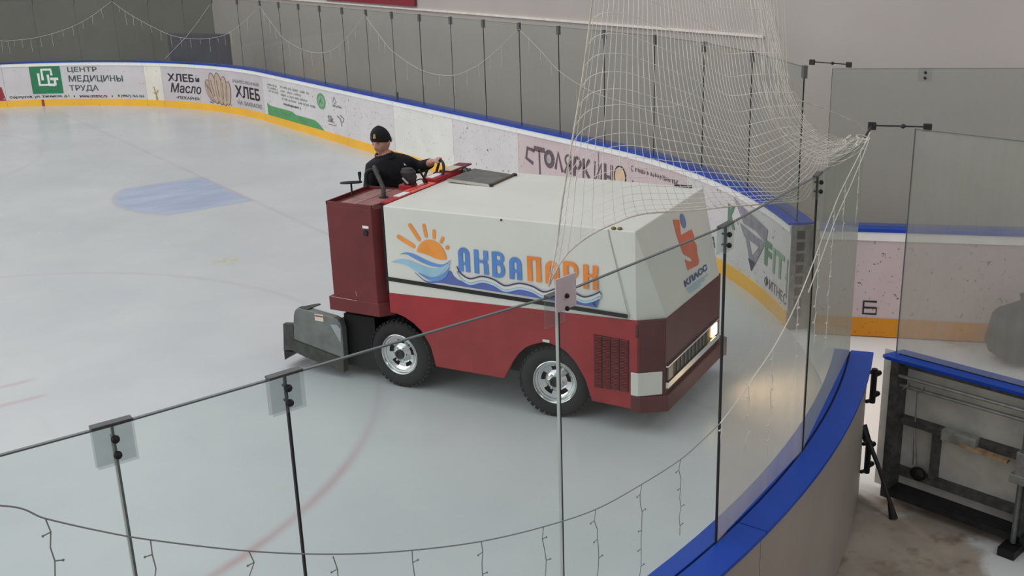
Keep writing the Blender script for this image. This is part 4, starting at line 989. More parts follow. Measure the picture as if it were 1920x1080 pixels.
# hand wheel behind the cabinet
hw = empty('hand_wheel', (-2.19, 0.30, 1.845)); hw.parent = MACH; hw.rotation_euler = Vector((-0.09, 0.13, 1)).to_track_quat('Z', 'Y').to_euler()
mb = MB(); mb.tube([(0.095 * math.cos(a), 0.095 * math.sin(a), 0) for a in [2 * PI * i / 28 for i in range(28)]], 0.009, 8, True); mb.build('rim', M_BLACKP, hw, True)
for k in range(3):
    a = 2 * PI * k / 3 + 0.4; mb = MB(); mb.tube([(0, 0, -0.004), (0.092 * math.cos(a), 0.092 * math.sin(a), 0)], 0.007, 6); mb.build('spoke', M_BLACKP, hw)
mb = MB(); mb.tube([(0, 0, 0.01), (0, 0, -0.13)], 0.009, 8); mb.build('shaft', M_BLACKP, hw)
mb = MB(); a = math.radians(205); mb.lathe([(0.0, 0.095), (0.014, 0.093), (0.017, 0.075), (0.010, 0.03), (0.009, 0.0)], lambda x, y, h: (0.09 * math.cos(a) + x, 0.09 * math.sin(a) + y, h), 12); mb.build('crank_knob', M_BLACKP, hw, True)
# hose and boots
mb = MB(); mb.tube(spline([(-1.834, 0.30, 1.70), (-1.838, 0.305, 1.77), (-1.87, 0.345, 1.815), (-1.96, 0.42, 1.88), (-2.05, 0.49, 1.945), (-2.10, 0.56, 1.94), (-2.13, 0.64, 1.88)], 24), 0.021, 10); mb.build('filler_hose', mat('hose_black', (52, 50, 48), 0.6, 0, 0.3, 20), MACH, True)
mb = MB(); mb.lathe([(0.046, 0.0), (0.044, 0.006), (0.0, 0.006)], lambda x, y, h: (-1.834 + x, 0.30 + y, 1.731 + h), 18); mb.build('hose_grommet', M_BLACKP, MACH)
lp = empty('lever_console', (-1.80, 0.66, 1.70)); lp.parent = MACH
mb = MB(); mb.box(-0.075, 0.06, -0.06, 0.07, 0.0, 0.085); mb.build('console_base', M_DASHR, lp, bevel=0.01)
mb = MB(); mb.lathe([(0.0, 0.235), (0.05, 0.232), (0.072, 0.20), (0.066, 0.17), (0.070, 0.15), (0.058, 0.125), (0.06, 0.10), (0.05, 0.08)], lambda x, y, h: (x * 1.05 + 0.02 * math.sin(h * 14), y * 0.95, h), 18); mb.build('rubber_boot', mat('boot_black', (44, 40, 42), 0.55, 0, 0.3, 16), lp, True)
mb = MB(); mb.tube([(-0.01, -0.075, 0.155), (0.045, -0.07, 0.105)], 0.010, 8); mb.build('boot_tag', mat('tag_grey', (176, 170, 166), 0.5), lp)
mb = MB(); mb.tube([(0.06, 0.10, 0.20), (0.085, 0.17, 0.09), (0.10, 0.2, 0.0)], 0.011, 8); mb.build('lever', M_BLACKP, lp)
mb = MB(); mb.tube(spline([(0.03, 0.08, 0.10), (0.07, 0.12, 0.11), (0.09, 0.15, 0.06), (0.09, 0.16, 0.0)], 10), 0.006, 6); mb.build('cable', M_BLACKP, lp)
# dash beam across the machine behind the tank
mb = MB(); mb.box(-1.74, -1.644, 0.112, 1.575, 1.728, 1.752); dash = mb.build('dash_beam', M_DASHR, MACH, bevel=0.004)
mb = MB(); mb.box(-1.80, -1.655, 0.90, 1.35, 1.752, 1.79); mb.build('dash_box', M_DASHR, dash, bevel=0.004)
mb = MB(); mb.box(-1.79, -1.645, 1.20, 1.585, 1.79, 1.805); mb.build('dash_shelf', M_CABR, dash, bevel=0.003)
mb = MB(); mb.box(-1.73, -1.66, 0.30, 0.47, 1.752, 1.758); mb.build('white_plate', M_PRINTW, dash)
mb = MB(); mb.box(-1.735, -1.638, 0.48, 0.88, 1.752, 1.762); op = mb.build('salmon_plate', mat('plate_salmon', (244, 112, 96), 0.5), dash)
mb = MB()
for k in range(7): mb.box(-1.70, -1.675, 0.51 + k * 0.05, 0.535 + k * 0.05, 1.762, 1.7635)
mb.build('plate_marks', M_CABR, op)
mb = MB(); mb.box(-1.775, -1.70, 0.93, 1.12, 1.79, 1.794); mb.build('white_plate', M_PRINTW, dash)
mb = MB(); mb.box(-1.785, -1.66, 1.20, 1.42, 1.805, 1.809); mb.build('beige_plate', mat('plate_beige', (206, 198, 180), 0.5), dash)
mb = MB(); mb.tube([(-1.62, 1.38, 1.775), (-1.55, 1.38, 1.775)], 0.03, 14); mb.build('clamp_roller', M_STEEL, dash, True)
mb = MB(); mb.tube([(-1.585 + 0.036 * math.cos(a), 1.345, 1.778 + 0.036 * math.sin(a)) for a in [2 * PI * i / 16 for i in range(16)]], 0.007, 6, True); mb.build('clamp_ring', M_BLACKP, dash)
# tank hatch
ht = empty('tank_hatch', (-1.335, 1.225, 1.745)); ht.parent = MACH
mb = MB(); mb.hexa([(-0.225, -0.235, 0.018), (0.225, -0.25, 0.004), (0.225, 0.21, 0.004), (-0.225, 0.255, 0.018), (-0.225, -0.235, 0.036), (0.225, -0.25, 0.020), (0.225, 0.21, 0.020), (-0.225, 0.255, 0.036)]); mb.build('lid', mat('hatch_grey', (98, 98, 96), 0.55, 0, 0.2, 9), ht)
mb = MB(); mb.hexa([(-0.23, -0.25, 0.012), (0.235, -0.265, 0.0), (0.235, -0.248, 0.0), (-0.23, -0.233, 0.012), (-0.23, -0.25, 0.036), (0.235, -0.265, 0.02), (0.235, -0.248, 0.02), (-0.23, -0.233, 0.036)]); mb.build('lid_edge', mat('hatch_edge', (190, 186, 178), 0.4, 0.4), ht)
mb = MB(); mb.tube([(0.235, -0.24, 0.012), (0.235, 0.23, 0.012)], 0.012, 8); mb.build('hinge_rod', mat('hinge_brown', (92, 80, 66), 0.6), ht)
for y in (-0.245, 0.235): mb = MB(); mb.ball((0.238, y, 0.012), (0.03, 0.022, 0.016), 6); mb.build('hinge_knuckle', M_DSTEEL, ht)
# driver's compartment
mb = MB(); mb.box(-2.30, -1.66, 0.662, 1.6, 0.74, 1.02); mb.build('driver_platform', M_CABR, MACH)
mb = MB(); mb.box(-2.30, -2.24, 0.662, 1.6, 1.02, 1.28); mb.build('rear_guard', M_CABR, MACH)
st = empty('driver_seat', (-2.25, 1.05, 1.02)); st.parent = MACH
mb = MB(); mb.box(-0.16, 0.2, -0.2, 0.2, 0.0, 0.22); mb.build('seat_base', M_DSTEEL, st)
mb = MB(); mb.box(-0.2, 0.24, -0.24, 0.24, 0.22, 0.31); mb.build('seat_cushion', M_BLACKP, st, bevel=0.03)
mb = MB(); mb.hexa([(-0.26, -0.22, 0.30), (-0.20, -0.22, 0.30), (-0.20, 0.22, 0.30), (-0.26, 0.22, 0.30), (-0.27, -0.2, 0.50), (-0.22, -0.2, 0.50), (-0.22, 0.2, 0.50), (-0.27, 0.2, 0.50)]); mb.build('seat_back', M_BLACKP, st, bevel=0.04)
mb = MB(); mb.tube(spline([(-0.04, -0.36, 0.62), (-0.045, -0.365, 0.78), (-0.03, -0.35, 0.84), (0.02, -0.30, 0.85)], 14), 0.022, 8); mb.build('side_cushion', M_BLACKP, st, True)
sw = empty('steering_wheel', (-1.815, 1.14, 1.775)); sw.parent = MACH
sw.rotation_euler = Vector((-0.42, -0.78, 0.50)).to_track_quat('Z', 'Y').to_euler()
mb = MB(); mb.tube([(0.15 * math.cos(a), 0.15 * math.sin(a), 0) for a in [2 * PI * i / 32 for i in range(32)]], 0.014, 8, True); mb.build('rim', M_BLACKP, sw, True)
for k in range(3):
    a = PI / 2 + 2 * PI * k / 3; mb = MB(); mb.tube([(0, 0, -0.02), (0.148 * math.cos(a), 0.148 * math.sin(a), 0)], 0.013, 6); mb.build('spoke', M_BLACKP, sw)
mb = MB(); mb.tube([(0, 0, 0), (0, 0, -0.34)], 0.024, 10); mb.build('column', M_BLACKP, sw)
# conditioner at the rear
cd = empty('conditioner', (0, 0, 0)); cd.parent = MACH
pan = [(-2.214, 0.20), (-2.80, 0.305), (-2.79, 0.47), (-2.775, 0.56), (-2.755, 0.61), (-2.72, 0.64), (-2.68, 0.645), (-2.30, 0.602), (-2.25, 0.585), (-2.222, 0.55), (-2.21, 0.50)]
for y0, y1 in ((0.0, 0.075), (1.50, 1.575)):
    mb = MB(); mb.prism(pan, XZ(0), y0, y1); pnl = mb.build('side_panel', M_GREYM, cd, bevel=0.006)
    if y0 == 0:
        mb = MB(); mb.box(-2.516, -2.417, -0.003, 0.0, 0.545, 0.612); lab = mb.build('warning_label', mat('label_cream', (220, 210, 192), 0.6), pnl); lab.location = (0, 0, 0)
        mb = MB(); mb.box(-2.512, -2.421, -0.005, -0.003, 0.588, 0.600); mb.build('label_band', M_RED, lab)
        mb = MB(); flat(mb, [(-2.23, 0.36), (-2.25, 0.38), (-2.34, 0.53), (-2.26, 0.54), (-2.22, 0.50)], side); mb.build('worn_patch', mat('worn_silver', (158, 164, 166), 0.4, 0.3), pnl)
mb = MB(); mb.prism([(-2.214, 0.20), (-2.80, 0.305), (-2.825, 0.19), (-2.70, 0.155), (-2.44, 0.105), (-2.22, 0.06)], XZ(0), -0.012, 0.06); mb.build('lower_skirt', M_GREYD, cd)
mb = MB(); mb.prism([(-2.80, 0.30), (-2.795, 0.465), (-2.916, 0.452), (-2.93, 0.30), (-2.944, 0.17), (-2.825, 0.19)], XZ(0), 0.0, 0.05); mb.build('side_wing', M_GREYD, cd)
mb = MB(); mb.prism([(-2.94, 0.17), (-2.815, 0.17), (-2.943, 0.07)], XZ(0), 0.0, 1.55); mb.build('squeegee', M_BLACKP, cd)
mb = MB(); mb.hexa([(-2.70, 0.0, 0.646), (-2.60, 0.0, 0.636), (-2.56, 0.16, 0.645), (-2.585, 0.16, 0.648), (-2.70, 0.0, 0.654), (-2.60, 0.0, 0.644), (-2.56, 0.16, 0.653), (-2.585, 0.16, 0.656)]); mb.build('top_tongue', M_GREYD, cd)
mb = MB(); mb.box(-2.75, -2.25, 0.075, 1.5, 0.10, 0.30); mb.build('blade_beam', M_CHASSIS, cd)
mb = MB(); mb.box(-2.25, -1.9, 0.10, 1.5, 0.10, 0.62); mb.build('auger_housing', M_CHASSIS, cd)
mb = MB(); mb.tube([(-2.4, 0.5, 0.28), (-2.15, 0.5, 0.60)], 0.03, 8); mb.build('lift_arm', M_DSTEEL, cd)

# ------------------------------------------------------------------ driver (same local frame as the resurfacer)
DRV = empty('person', (-1.1756, -10.7106, 0.0), math.radians(-63.05))
tag(DRV, 'driver in black sweater and knit hat at the wheel of the ice resurfacer, looking down', 'person')
M_SKIN = mat('skin', (196, 146, 128), 0.55, 0, 0.06, 30)
M_KNIT = mat('black_knit', (22, 22, 26), 0.85, 0, 0.2, 40)
M_CLOTH = mat('black_sweater', (20, 21, 27), 0.85, 0, 0.2, 22)
M_TROUS = mat('dark_trousers', (28, 28, 32), 0.85, 0, 0.2, 22)
# skeleton: name, position, radius
J = dict(pel=((-2.27, 1.03, 1.46), .150), wst=((-2.265, 1.03, 1.58), .145), che=((-2.26, 1.02, 1.74), .160), upc=((-2.262, 1.015, 1.855), .125), nek=((-2.272, 1.00, 1.955), .076), hed=((-2.285, 0.99, 2.015), .066),
         rsh=((-2.325, 0.845, 1.85), .078), rel=((-2.36, 0.79, 1.60), .056), rwr=((-2.16, 0.80, 1.50), .040), rha=((-2.08, 0.82, 1.48), .036),
         lsh=((-2.195, 1.185, 1.865), .080), lel=((-2.10, 1.31, 1.782), .064), lwr=((-1.915, 1.225, 1.855), .045), lha=((-1.845, 1.175, 1.895), .032),
         rhp=((-2.26, 0.93, 1.42), .105), rkn=((-1.86, 0.90, 1.40), .075), rft=((-1.82, 0.89, 1.09), .05), lhp=((-2.26, 1.13, 1.42), .105), lkn=((-1.86, 1.17, 1.40), .075), lft=((-1.82, 1.18, 1.09), .05))
BN = [('pel', 'wst'), ('wst', 'che'), ('che', 'upc'), ('upc', 'nek'), ('nek', 'hed'), ('upc', 'rsh'), ('rsh', 'rel'), ('rel', 'rwr'), ('rwr', 'rha'), ('upc', 'lsh'), ('lsh', 'lel'), ('lel', 'lwr'), ('lwr', 'lha'),
      ('pel', 'rhp'), ('rhp', 'rkn'), ('rkn', 'rft'), ('pel', 'lhp'), ('lhp', 'lkn'), ('lkn', 'lft')]
def skin_mesh(nodes, edges, root, sub=2):
    me = bpy.data.meshes.new('sk'); names = list(nodes); me.from_pydata([nodes[n][0] for n in names], [(names.index(a), names.index(b)) for a, b in edges], [])
    o = bpy.data.objects.new('sk', me); COL.objects.link(o)
    o.modifiers.new('s', 'SKIN'); s = o.modifiers.new('u', 'SUBSURF'); s.levels = sub; s.render_levels = sub
    for i, n in enumerate(names):
        v = me.skin_vertices[0].data[i]; v.radius = (nodes[n][1], nodes[n][1]); v.use_root = (n == root)
    dg = bpy.context.evaluated_depsgraph_get(); dg.update(); e = o.evaluated_get(dg); m = e.to_mesh()
    r = [tuple(v.co) for v in m.vertices], [tuple(p.vertices) for p in m.polygons]; e.to_mesh_clear()
    bpy.data.objects.remove(o); return r
HC = Vector((-2.295, 0.975, 2.100)); HF = Vector((-0.04, -0.97, -0.24)).normalized()       # head centre, where the face points
HR = HF.cross(Vector((0, 0, 1))).normalized(); HU = HR.cross(HF).normalized()
def hp(x, y, z): return HC + HR * x + HF * y + HU * z                                       # x: person's right, y: forward, z: up
def head_pt(th, ph):
    """th 0 top..pi bottom, ph 0 = front"""
    x = 0.083 * math.sin(th) * math.sin(ph); y = 0.104 * math.sin(th) * math.cos(ph); z = 0.135 * math.cos(th)
    if z < 0:
        t = -z / 0.135; x *= 1 - 0.32 * t ** 1.4
        y = y * (1 - 0.10 * t) + 0.012 * t
    g = lambda cx, cz, sx, sz: math.exp(-((x - cx) / sx) ** 2 - ((z - cz) / sz) ** 2)
    if y > 0.02:
        y += 0.026 * g(0, -0.030, 0.013, 0.022) + 0.012 * g(0, 0.0, 0.010, 0.025)           # nose
        y -= 0.014 * (g(0.031, 0.008, 0.017, 0.011) + g(-0.031, 0.008, 0.017, 0.011))       # eye sockets
        y += 0.006 * g(0, 0.028, 0.05, 0.010)                                                # brow
        y += 0.007 * g(0, -0.066, 0.022, 0.007) + 0.006 * g(0, -0.080, 0.02, 0.006) - 0.006 * g(0, -0.073, 0.022, 0.004)   # lips
        y += 0.010 * g(0, -0.105, 0.022, 0.014)                                              # chin
    return hp(x, y, z)
body = MB(); vs, fs = skin_mesh(J, BN, 'pel'); body.add(vs, fs)
n1, n2 = 28, 48; vs = [head_pt(PI * i / n1, 2 * PI * j / n2) for i in range(n1 + 1) for j in range(n2)]
fs = [(i * n2 + j, i * n2 + (j + 1) % n2, (i + 1) * n2 + (j + 1) % n2, (i + 1) * n2 + j) for i in range(n1) for j in range(n2)]
body.add(vs, fs)
for sx in (-1, 1): body.ball(tuple(hp(0.084 * sx, -0.008, -0.012)), (0.014, 0.014, 0.03), 6)
# left hand: four fingers bent over the rim, thumb under it
W0 = Vector(J['lha'][0]); rim_t = Vector((0.62, 0.42, 0.0)).normalized()
swm = sw.matrix_basis.copy(); ang_h = None
best = min(range(720), key=lambda i: (swm @ Vector((0.15 * math.cos(i * PI / 360), 0.15 * math.sin(i * PI / 360), 0)) - (W0 + Vector((0.03, -0.01, 0.03)))).length)
ah = best * PI / 360
for k, (dl, r, ln) in enumerate(((-0.030, 0.0085, 0.95), (-0.010, 0.009, 1.0), (0.010, 0.009, 0.97), (0.029, 0.008, 0.8))):
    a = ah + dl / 0.15
    c = swm @ Vector((0.15 * math.cos(a), 0.15 * math.sin(a), 0)); e = swm.to_3x3() @ Vector((math.cos(a), math.sin(a), 0)); n = swm.to_3x3() @ Vector((0, 0, 1))
    base = W0 + (c - W0) * 0.42
    F_ = {'a': (tuple(base), r * 1.1), 'b': (tuple(c - n * 0.008 + e * 0.028 * ln), r), 'c': (tuple(c + e * 0.014 + n * 0.024 * ln), r), 'd': (tuple(c - e * 0.012 + n * 0.020 * ln), r * 0.85)}
    if (Vector(F_['b'][0]) - W0).length < 0.01: continue
    vs, fs = skin_mesh(F_, [('a', 'b'), ('b', 'c'), ('c', 'd')], 'a', 1); body.add(vs, fs)
c = swm @ Vector((0.15 * math.cos(ah - 0.22), 0.15 * math.sin(ah - 0.22), 0)); n = swm.to_3x3() @ Vector((0, 0, 1)); e = swm.to_3x3() @ Vector((math.cos(ah), math.sin(ah), 0))
vs, fs = skin_mesh({'a': (tuple(W0), 0.012), 'b': (tuple(W0 + (c - W0) * 0.6 - e * 0.02), 0.0105), 'c': (tuple(c - e * 0.022), 0.0095)}, [('a', 'b'), ('b', 'c')], 'a', 1); body.add(vs, fs)
# right hand resting on a thigh-side lever: palm and five short curled fingers
R0 = Vector(J['rha'][0])
for k in range(5):
    b0 = R0 + Vector((0.01, -0.026 + 0.013 * k, 0.006)); ln = (0.03, 0.042, 0.046, 0.044, 0.036)[k]
    vs, fs = skin_mesh({'a': (tuple(b0), 0.0095), 'b': (tuple(b0 + Vector((ln, 0, -0.005))), 0.009), 'c': (tuple(b0 + Vector((ln + 0.012, 0, -0.032))), 0.008)}, [('a', 'b'), ('b', 'c')], 'a', 1); body.add(vs, fs)
bo = body.build('body', M_SKIN, DRV)
rm = bo.modifiers.new('one_skin', 'REMESH'); rm.mode = 'VOXEL'; rm.voxel_size = 0.0075
sm = bo.modifiers.new('soft', 'SMOOTH'); sm.factor = 0.5; sm.iterations = 2
dg = bpy.context.evaluated_depsgraph_get(); dg.update()
nm = bpy.data.meshes.new_from_object(bo.evaluated_get(dg)); bo.modifiers.clear(); old = bo.data; bo.data = nm; bpy.data.meshes.remove(old); nm.name = 'body'
if not nm.materials: nm.materials.append(M_SKIN)
for p in nm.polygons: p.use_smooth = True
# clothing grown from the body surface
def nearest_bone(p):
    bd, bn = 9, None
    for a, b in BN:
        A0, B0 = Vector(J[a][0]), Vector(J[b][0]); d = B0 - A0; t = max(0, min(1, (p - A0).dot(d) / d.length_squared)); q = (p - (A0 + d * t)).length - (J[a][1] * (1 - t) + J[b][1] * t)
        if q < bd: bd, bn, bt = q, (a, b), t
    return bn, bt
lab = []
for v in nm.vertices:
    p = v.co; (a, b), t = nearest_bone(p)
    up = (p - HC).dot(HU)
    if (p - HC).length < 0.15 and up > -0.125 and p.z > 1.985: k = 'skin'
    elif b in ('rha', 'lha') and t > 0.15: k = 'skin'
    elif (p - W0).length < 0.075 and b in ('lha', 'lwr') and (b == 'lha' or t > 0.93): k = 'skin'
    elif b in ('rhp', 'lhp', 'rkn', 'lkn', 'rft', 'lft') or (b == 'wst' and t < 0.2): k = 'leg'
    elif b == 'hed' and t > 0.35: k = 'skin'
    else: k = 'top'
    lab.append(k)
def garment(name, key, m, off):
    mb = MB(); idx = {}
    for p in nm.polygons:
        if sum(lab[i] == key for i in p.vertices) >= 2:
            for i in p.vertices:
                if i not in idx:
                    idx[i] = len(mb.v); v = nm.vertices[i]; mb.v.append(tuple(v.co + v.normal * off))
            mb.f.append(tuple(idx[i] for i in p.vertices)); mb.mi.append(0)
    return mb.build(name, m, DRV, True)
swt = garment('sweater', 'top', M_CLOTH, 0.010); garment('trousers', 'leg', M_TROUS, 0.009)
# knit hat with turned-up band
mb = MB(); hv = []; rings = 14; seg_n = 32
for i in range(rings + 1):
    th = (PI * 0.535) * i / rings
    for j in range(seg_n):
        ph = 2 * PI * j / seg_n
        hv.append(hp(0.090 * math.sin(th) * math.sin(ph), 0.111 * math.sin(th) * math.cos(ph) - 0.004, 0.056 + 0.108 * (math.copysign(abs(math.cos(th)) ** 0.8, math.cos(th))) - 0.042 * (1 - math.cos(ph)) * (i / rings)))
mb.add(hv, [(i * seg_n + j, i * seg_n + (j + 1) % seg_n, (i + 1) * seg_n + (j + 1) % seg_n, (i + 1) * seg_n + j) for i in range(rings) for j in range(seg_n)])
hat = mb.build('knit_hat', M_KNIT, DRV, True)
mb = MB()
for i in (0, 1):
    for j in range(seg_n):
        ph = 2 * PI * j / seg_n; k = 1.02
        mb.v.append(tuple(hp(0.092 * math.sin(ph), 0.1135 * math.cos(ph) - 0.004, (0.050 if i == 0 else 0.084) - 0.080 * (1 - math.cos(ph)) * 0.5)))
mb.f += [(j, (j + 1) % seg_n, seg_n + (j + 1) % seg_n, seg_n + j) for j in range(seg_n)]; mb.mi += [0] * seg_n
mb.build('hat_band', mat('hat_band_dark', (34, 26, 28), 0.85), hat, True)
mb = MB(); q = [hp(x, 0.121 - abs(x) * 0.28 - 0.014 * (z > 0.085), z + 0.034) for x, z in ((-0.034, 0.046), (-0.006, 0.046), (-0.012, 0.088), (-0.028, 0.086))]; mb.add(q, [(0, 1, 2, 3)]); mb.build('hat_badge', mat('badge_gold', (178, 150, 92), 0.7), hat)
mb = MB(); q = [hp(x, 0.121 - abs(x) * 0.28 - 0.014 * (z > 0.085), z + 0.034) for x, z in ((0.004, 0.046), (0.028, 0.046), (0.016, 0.084))]; mb.add(q, [(0, 1, 2)]); mb.build('hat_badge', mat('badge_grey', (110, 104, 98), 0.7), hat)
for sx in (-1, 1):
    mb = MB(); mb.ball(tuple(hp(0.031 * sx, 0.080, 0.006)), 0.0108, 8); ey = mb.build('eye', mat('eye_white', (166, 148, 140), 0.4), DRV, True)
    mb = MB(); mb.ball(tuple(hp(0.031 * sx, 0.0905, 0.005)), 0.0048, 6); mb.build('iris', mat('iris_dark', (48, 40, 36), 0.3), ey, True)
    mb = MB(); mb.tube([hp(0.014 * sx, 0.100, 0.024), hp(0.031 * sx, 0.096, 0.028), hp(0.046 * sx, 0.084, 0.023)], [0.002, 0.0035, 0.002], 6); mb.build('eyebrow', mat('brow_hair', (96, 78, 68), 0.8), DRV)
mb = MB()
for r in range(5):
    for j in range(9):
        x = -0.024 + 0.006 * j; z = -0.096 - 0.006 * r; y = 0.1065 - (x * x) * 9 - 0.012 * max(0, r - 2) * 0.5
        mb.v.append(tuple(hp(x, y + 0.006, z)))
mb.f += [(r * 9 + j, r * 9 + j + 1, r * 9 + j + 10, r * 9 + j + 9) for r in range(4) for j in range(8)]; mb.mi += [0] * 32
mb.build('goatee', mat('beard_grey', (168, 140, 126), 0.85), DRV)
mb = MB(); mb.tube([(-2.274 + 0.090 * math.cos(a), 0.997 + 0.088 * math.sin(a), 1.958 - 0.016 * math.cos(a + 0.9)) for a in [2 * PI * i / 28 for i in range(28)]], 0.016, 8, True); mb.build('collar', M_CLOTH, swt, True)
mb = MB(); c = Vector((-2.105, 1.09, 1.875))
mb.add([(-2.095, 1.045, 1.862), (-2.085, 1.075, 1.856), (-2.10, 1.05, 1.885)], [(0, 1, 2)]); mb.build('chest_mark', M_PRINTW, swt)

# ------------------------------------------------------------------ safety net over the near corner
NET = empty('safety_net', bp(16.4, 2.66, -0.02)); tag(NET, 'white knotted safety net hanging above the near corner glass', 'net')
invN = Matrix.Translation(NET.location).inverted()
M_NET = mat('net_cord', (232, 226, 220), 0.8, 0, 0.12, 10); M_ROPE = mat('net_rope', (206, 200, 188), 0.8, 0, 0.2, 12)
hem = spline([(L, z, 0) for L, z in ((18.13, 2.75), (18.06, 2.83), (17.99, 2.87), (17.87, 2.90), (17.74, 2.91), (17.57, 2.91), (17.33, 2.87), (17.12, 2.83), (16.82, 2.78), (16.6, 2.74), (16.18, 2.66), (15.82, 2.59), (15.55, 2.585), (15.22, 2.62), (14.73, 2.65), (14.22, 2.66))], 60)
left = spline([(L, z, 0) for L, z in ((18.13, 2.75), (18.08, 2.91), (18.05, 3.05), (17.99, 3.28), (17.93, 3.5), (17.87, 3.78), (17.80, 4.15), (17.74, 4.5))], 60)
right = spline([(L, z, 0) for L, z in ((14.22, 2.66), (14.9, 2.76), (15.44, 2.88), (15.85, 3.01), (16.19, 3.23), (16.36, 3.46), (16.52, 3.69), (16.66, 4.1), (16.7, 4.5))], 60)
topl = [Vector((17.74 - 1.04 * i / 59, 4.5, 0)) for i in range(60)]
def even(c, n=80):
    d = [0.0]
    for a, b in zip(c, c[1:]): d.append(d[-1] + (b - a).length)
    out = []; k = 0
    for i in range(n):
        t = d[-1] * i / (n - 1)
        while k < len(c) - 2 and d[k + 1] < t: k += 1
        out.append(c[k].lerp(c[k + 1], 0 if d[k + 1] == d[k] else min(1, (t - d[k]) / (d[k + 1] - d[k]))))
    return out
hem, left, right = even(hem), even(left), even(right)
def samp(c, u):
    x = u * (len(c) - 1); k = min(int(x), len(c) - 2); return c[k].lerp(c[k + 1], x - k)
def net_pt(u, v):
    p = samp(hem, u) * (1 - v) + samp(topl, u) * v + samp(left, v ** 1.5) * (1 - u) + samp(right, v) * u - (hem[0] * (1 - u) * (1 - v) + hem[-1] * u * (1 - v) + topl[0] * (1 - u) * v + topl[-1] * u * v)
    o = -0.03 + 0.05 * math.sin(u * 9 + v * 3) * u * (1 - v) + 0.10 * math.sin(PI * u) * (1 - v) * (1 - v) * u
    o += 0.03 * math.sin(u * 40) * u ** 3 * (1 - v)
    return invN @ Vector(bp(p.x, p.y, o + 0.0))
mb = MB(); NU, NV = 52, 27
for i in range(1, NU):
    u = i / NU
    mb.tube([net_pt(u, (j / 44)) for j in range(45)], 0.0014, 3, cap=False)
for j in range(1, NV):
    v = j / NV
    mb.tube([net_pt(i / 60, v) for i in range(61)], 0.0014, 3, cap=False)
tag(mb.build('netting', M_NET, NET), kind='stuff')
mb = MB(); mb.tube([net_pt(i / 80, 0) for i in range(81)], 0.0028, 6); mb.build('hem_rope', M_ROPE, NET, True)
mb = MB(); mb.tube([net_pt(0, i / 40) for i in range(41)], 0.0034, 6); mb.build('side_rope', M_ROPE, NET, True)
mb = MB(); mb.tube([net_pt(1, i / 40) for i in range(41)], 0.003, 6); mb.build('side_rope', M_ROPE, NET, True)
mb = MB(); mb.tube([net_pt(0.93, 0.04 + i / 40 * 0.96) for i in range(41)], 0.002, 6); mb.build('gather_rope', M_ROPE, NET, True)
mb = MB(); mb.tube([invN @ Vector(bp(*p)) for p in ((16.2, 3.2, -0.03), (15.75, 3.08, -0.06), (14.9, 2.86, -0.08), (14.22, 2.70, -0.07))], 0.003, 6); mb.build('gather_rope', M_ROPE, NET)
mb = MB()
mb.tube([Vector(invN @ Vector(bp(14.24 + 0.05 * math.cos(a), 2.64 + 0.03 * math.sin(a) - 0.004 * a, -0.06 + 0.035 * math.sin(a * 1.5)))) for a in [i * 0.45 for i in range(34)]], 0.006, 6); mb.build('knot', M_ROPE, NET, True)
# folded second layer of slack netting bunched by the knot
mb = MB()
for k in range(16):
    f = k / 15
    a = (16.72 - 0.24 * f, 3.7); b = (16.5 - 0.2 * f, 3.2 - 0.1 * f); c = (15.9 - 0.1 * f, 2.95 - 0.16 * f); d = (15.1, 2.78 - 0.1 * f); e = (14.3, 2.66)
    mb.tube([invN @ Vector(bp(p.x, p.y, -0.05 - 0.05 * math.sin(k * 1.7))) for p in spline([(*q, 0) for q in (a, b, c, d, e)], 30)], 0.0013, 3, cap=False)
tag(mb.build('slack_netting', M_NET, NET), kind='stuff')

# ------------------------------------------------------------------ icicle light strings
M_WIRE_SHADE = mat('light_wire_shade_tone', (138, 138, 134), 0.6); M_BULB = mat('light_bulb_clear', (220, 220, 214), 0.3); M_WIREF = mat('light_wire_pale', (190, 190, 182), 0.6)  # first wire: near cable's backlit shade put into its colour
def light_string(label, pts, off, r, drops, m, length=None, rnd=None, wob=0.012, twig=True, group='icicle light strings on the far glass'):
    rnd = rnd or random.Random(3)
    o0 = Vector(bp(pts[0][0], pts[0][1], off)); t = empty('light_string', o0); tag(t, label, 'light string', group)
    P = spline([(L, z, 0) for L, z in pts], 8 * len(pts))
    mb = MB(); mb.tube([Vector(bp(p.x, p.y, off)) - o0 for p in P], r, 5); mb.build('cable', m, t)
    for L, z0, z1 in drops:
        n = max(3, int((z0 - z1) / 0.045)); Q = [(L + (rnd.uniform(-wob, wob) if i else 0), z0 + (z1 - z0) * i / n) for i in range(n + 1)]
        mb = MB(); mb.tube([Vector(bp(a, b, off)) - o0 for a, b in Q], r * 0.8, 4); st_ = mb.build('strand', m, t)
        if twig:
            for i in range(1, n, 2):
                sgn = rnd.choice((-1, 1)); a, b = Q[i]; tip = (a + sgn * 0.022, b + rnd.uniform(-0.008, 0.004))
                mb = MB(); mb.tube([Vector(bp(a, b, off)) - o0, Vector(bp(*tip, off)) - o0], r * 0.9, 4); mb.ball(tuple(Vector(bp(*tip, off)) - o0), r * 1.6, 4); mb.build('bulb', M_BULB if m is not M_WIRE_SHADE else m, st_)
    return t
ng = [(21.3, 2.75), (20.5, 2.72), (20.12, 2.60), (20.01, 2.52), (19.89, 2.44), (19.74, 2.35), (19.45, 2.20), (19.15, 2.07), (18.87, 1.97), (18.57, 1.88), (18.26, 1.81), (17.96, 1.76), (17.67, 1.75), (17.37, 1.75), (17.2, 1.77), (16.92, 1.83), (16.7, 1.91), (16.46, 1.99), (16.19, 2.12), (15.95, 2.27), (15.69, 2.44), (15.36, 2.58), (14.81, 2.67), (14.22, 2.68)]
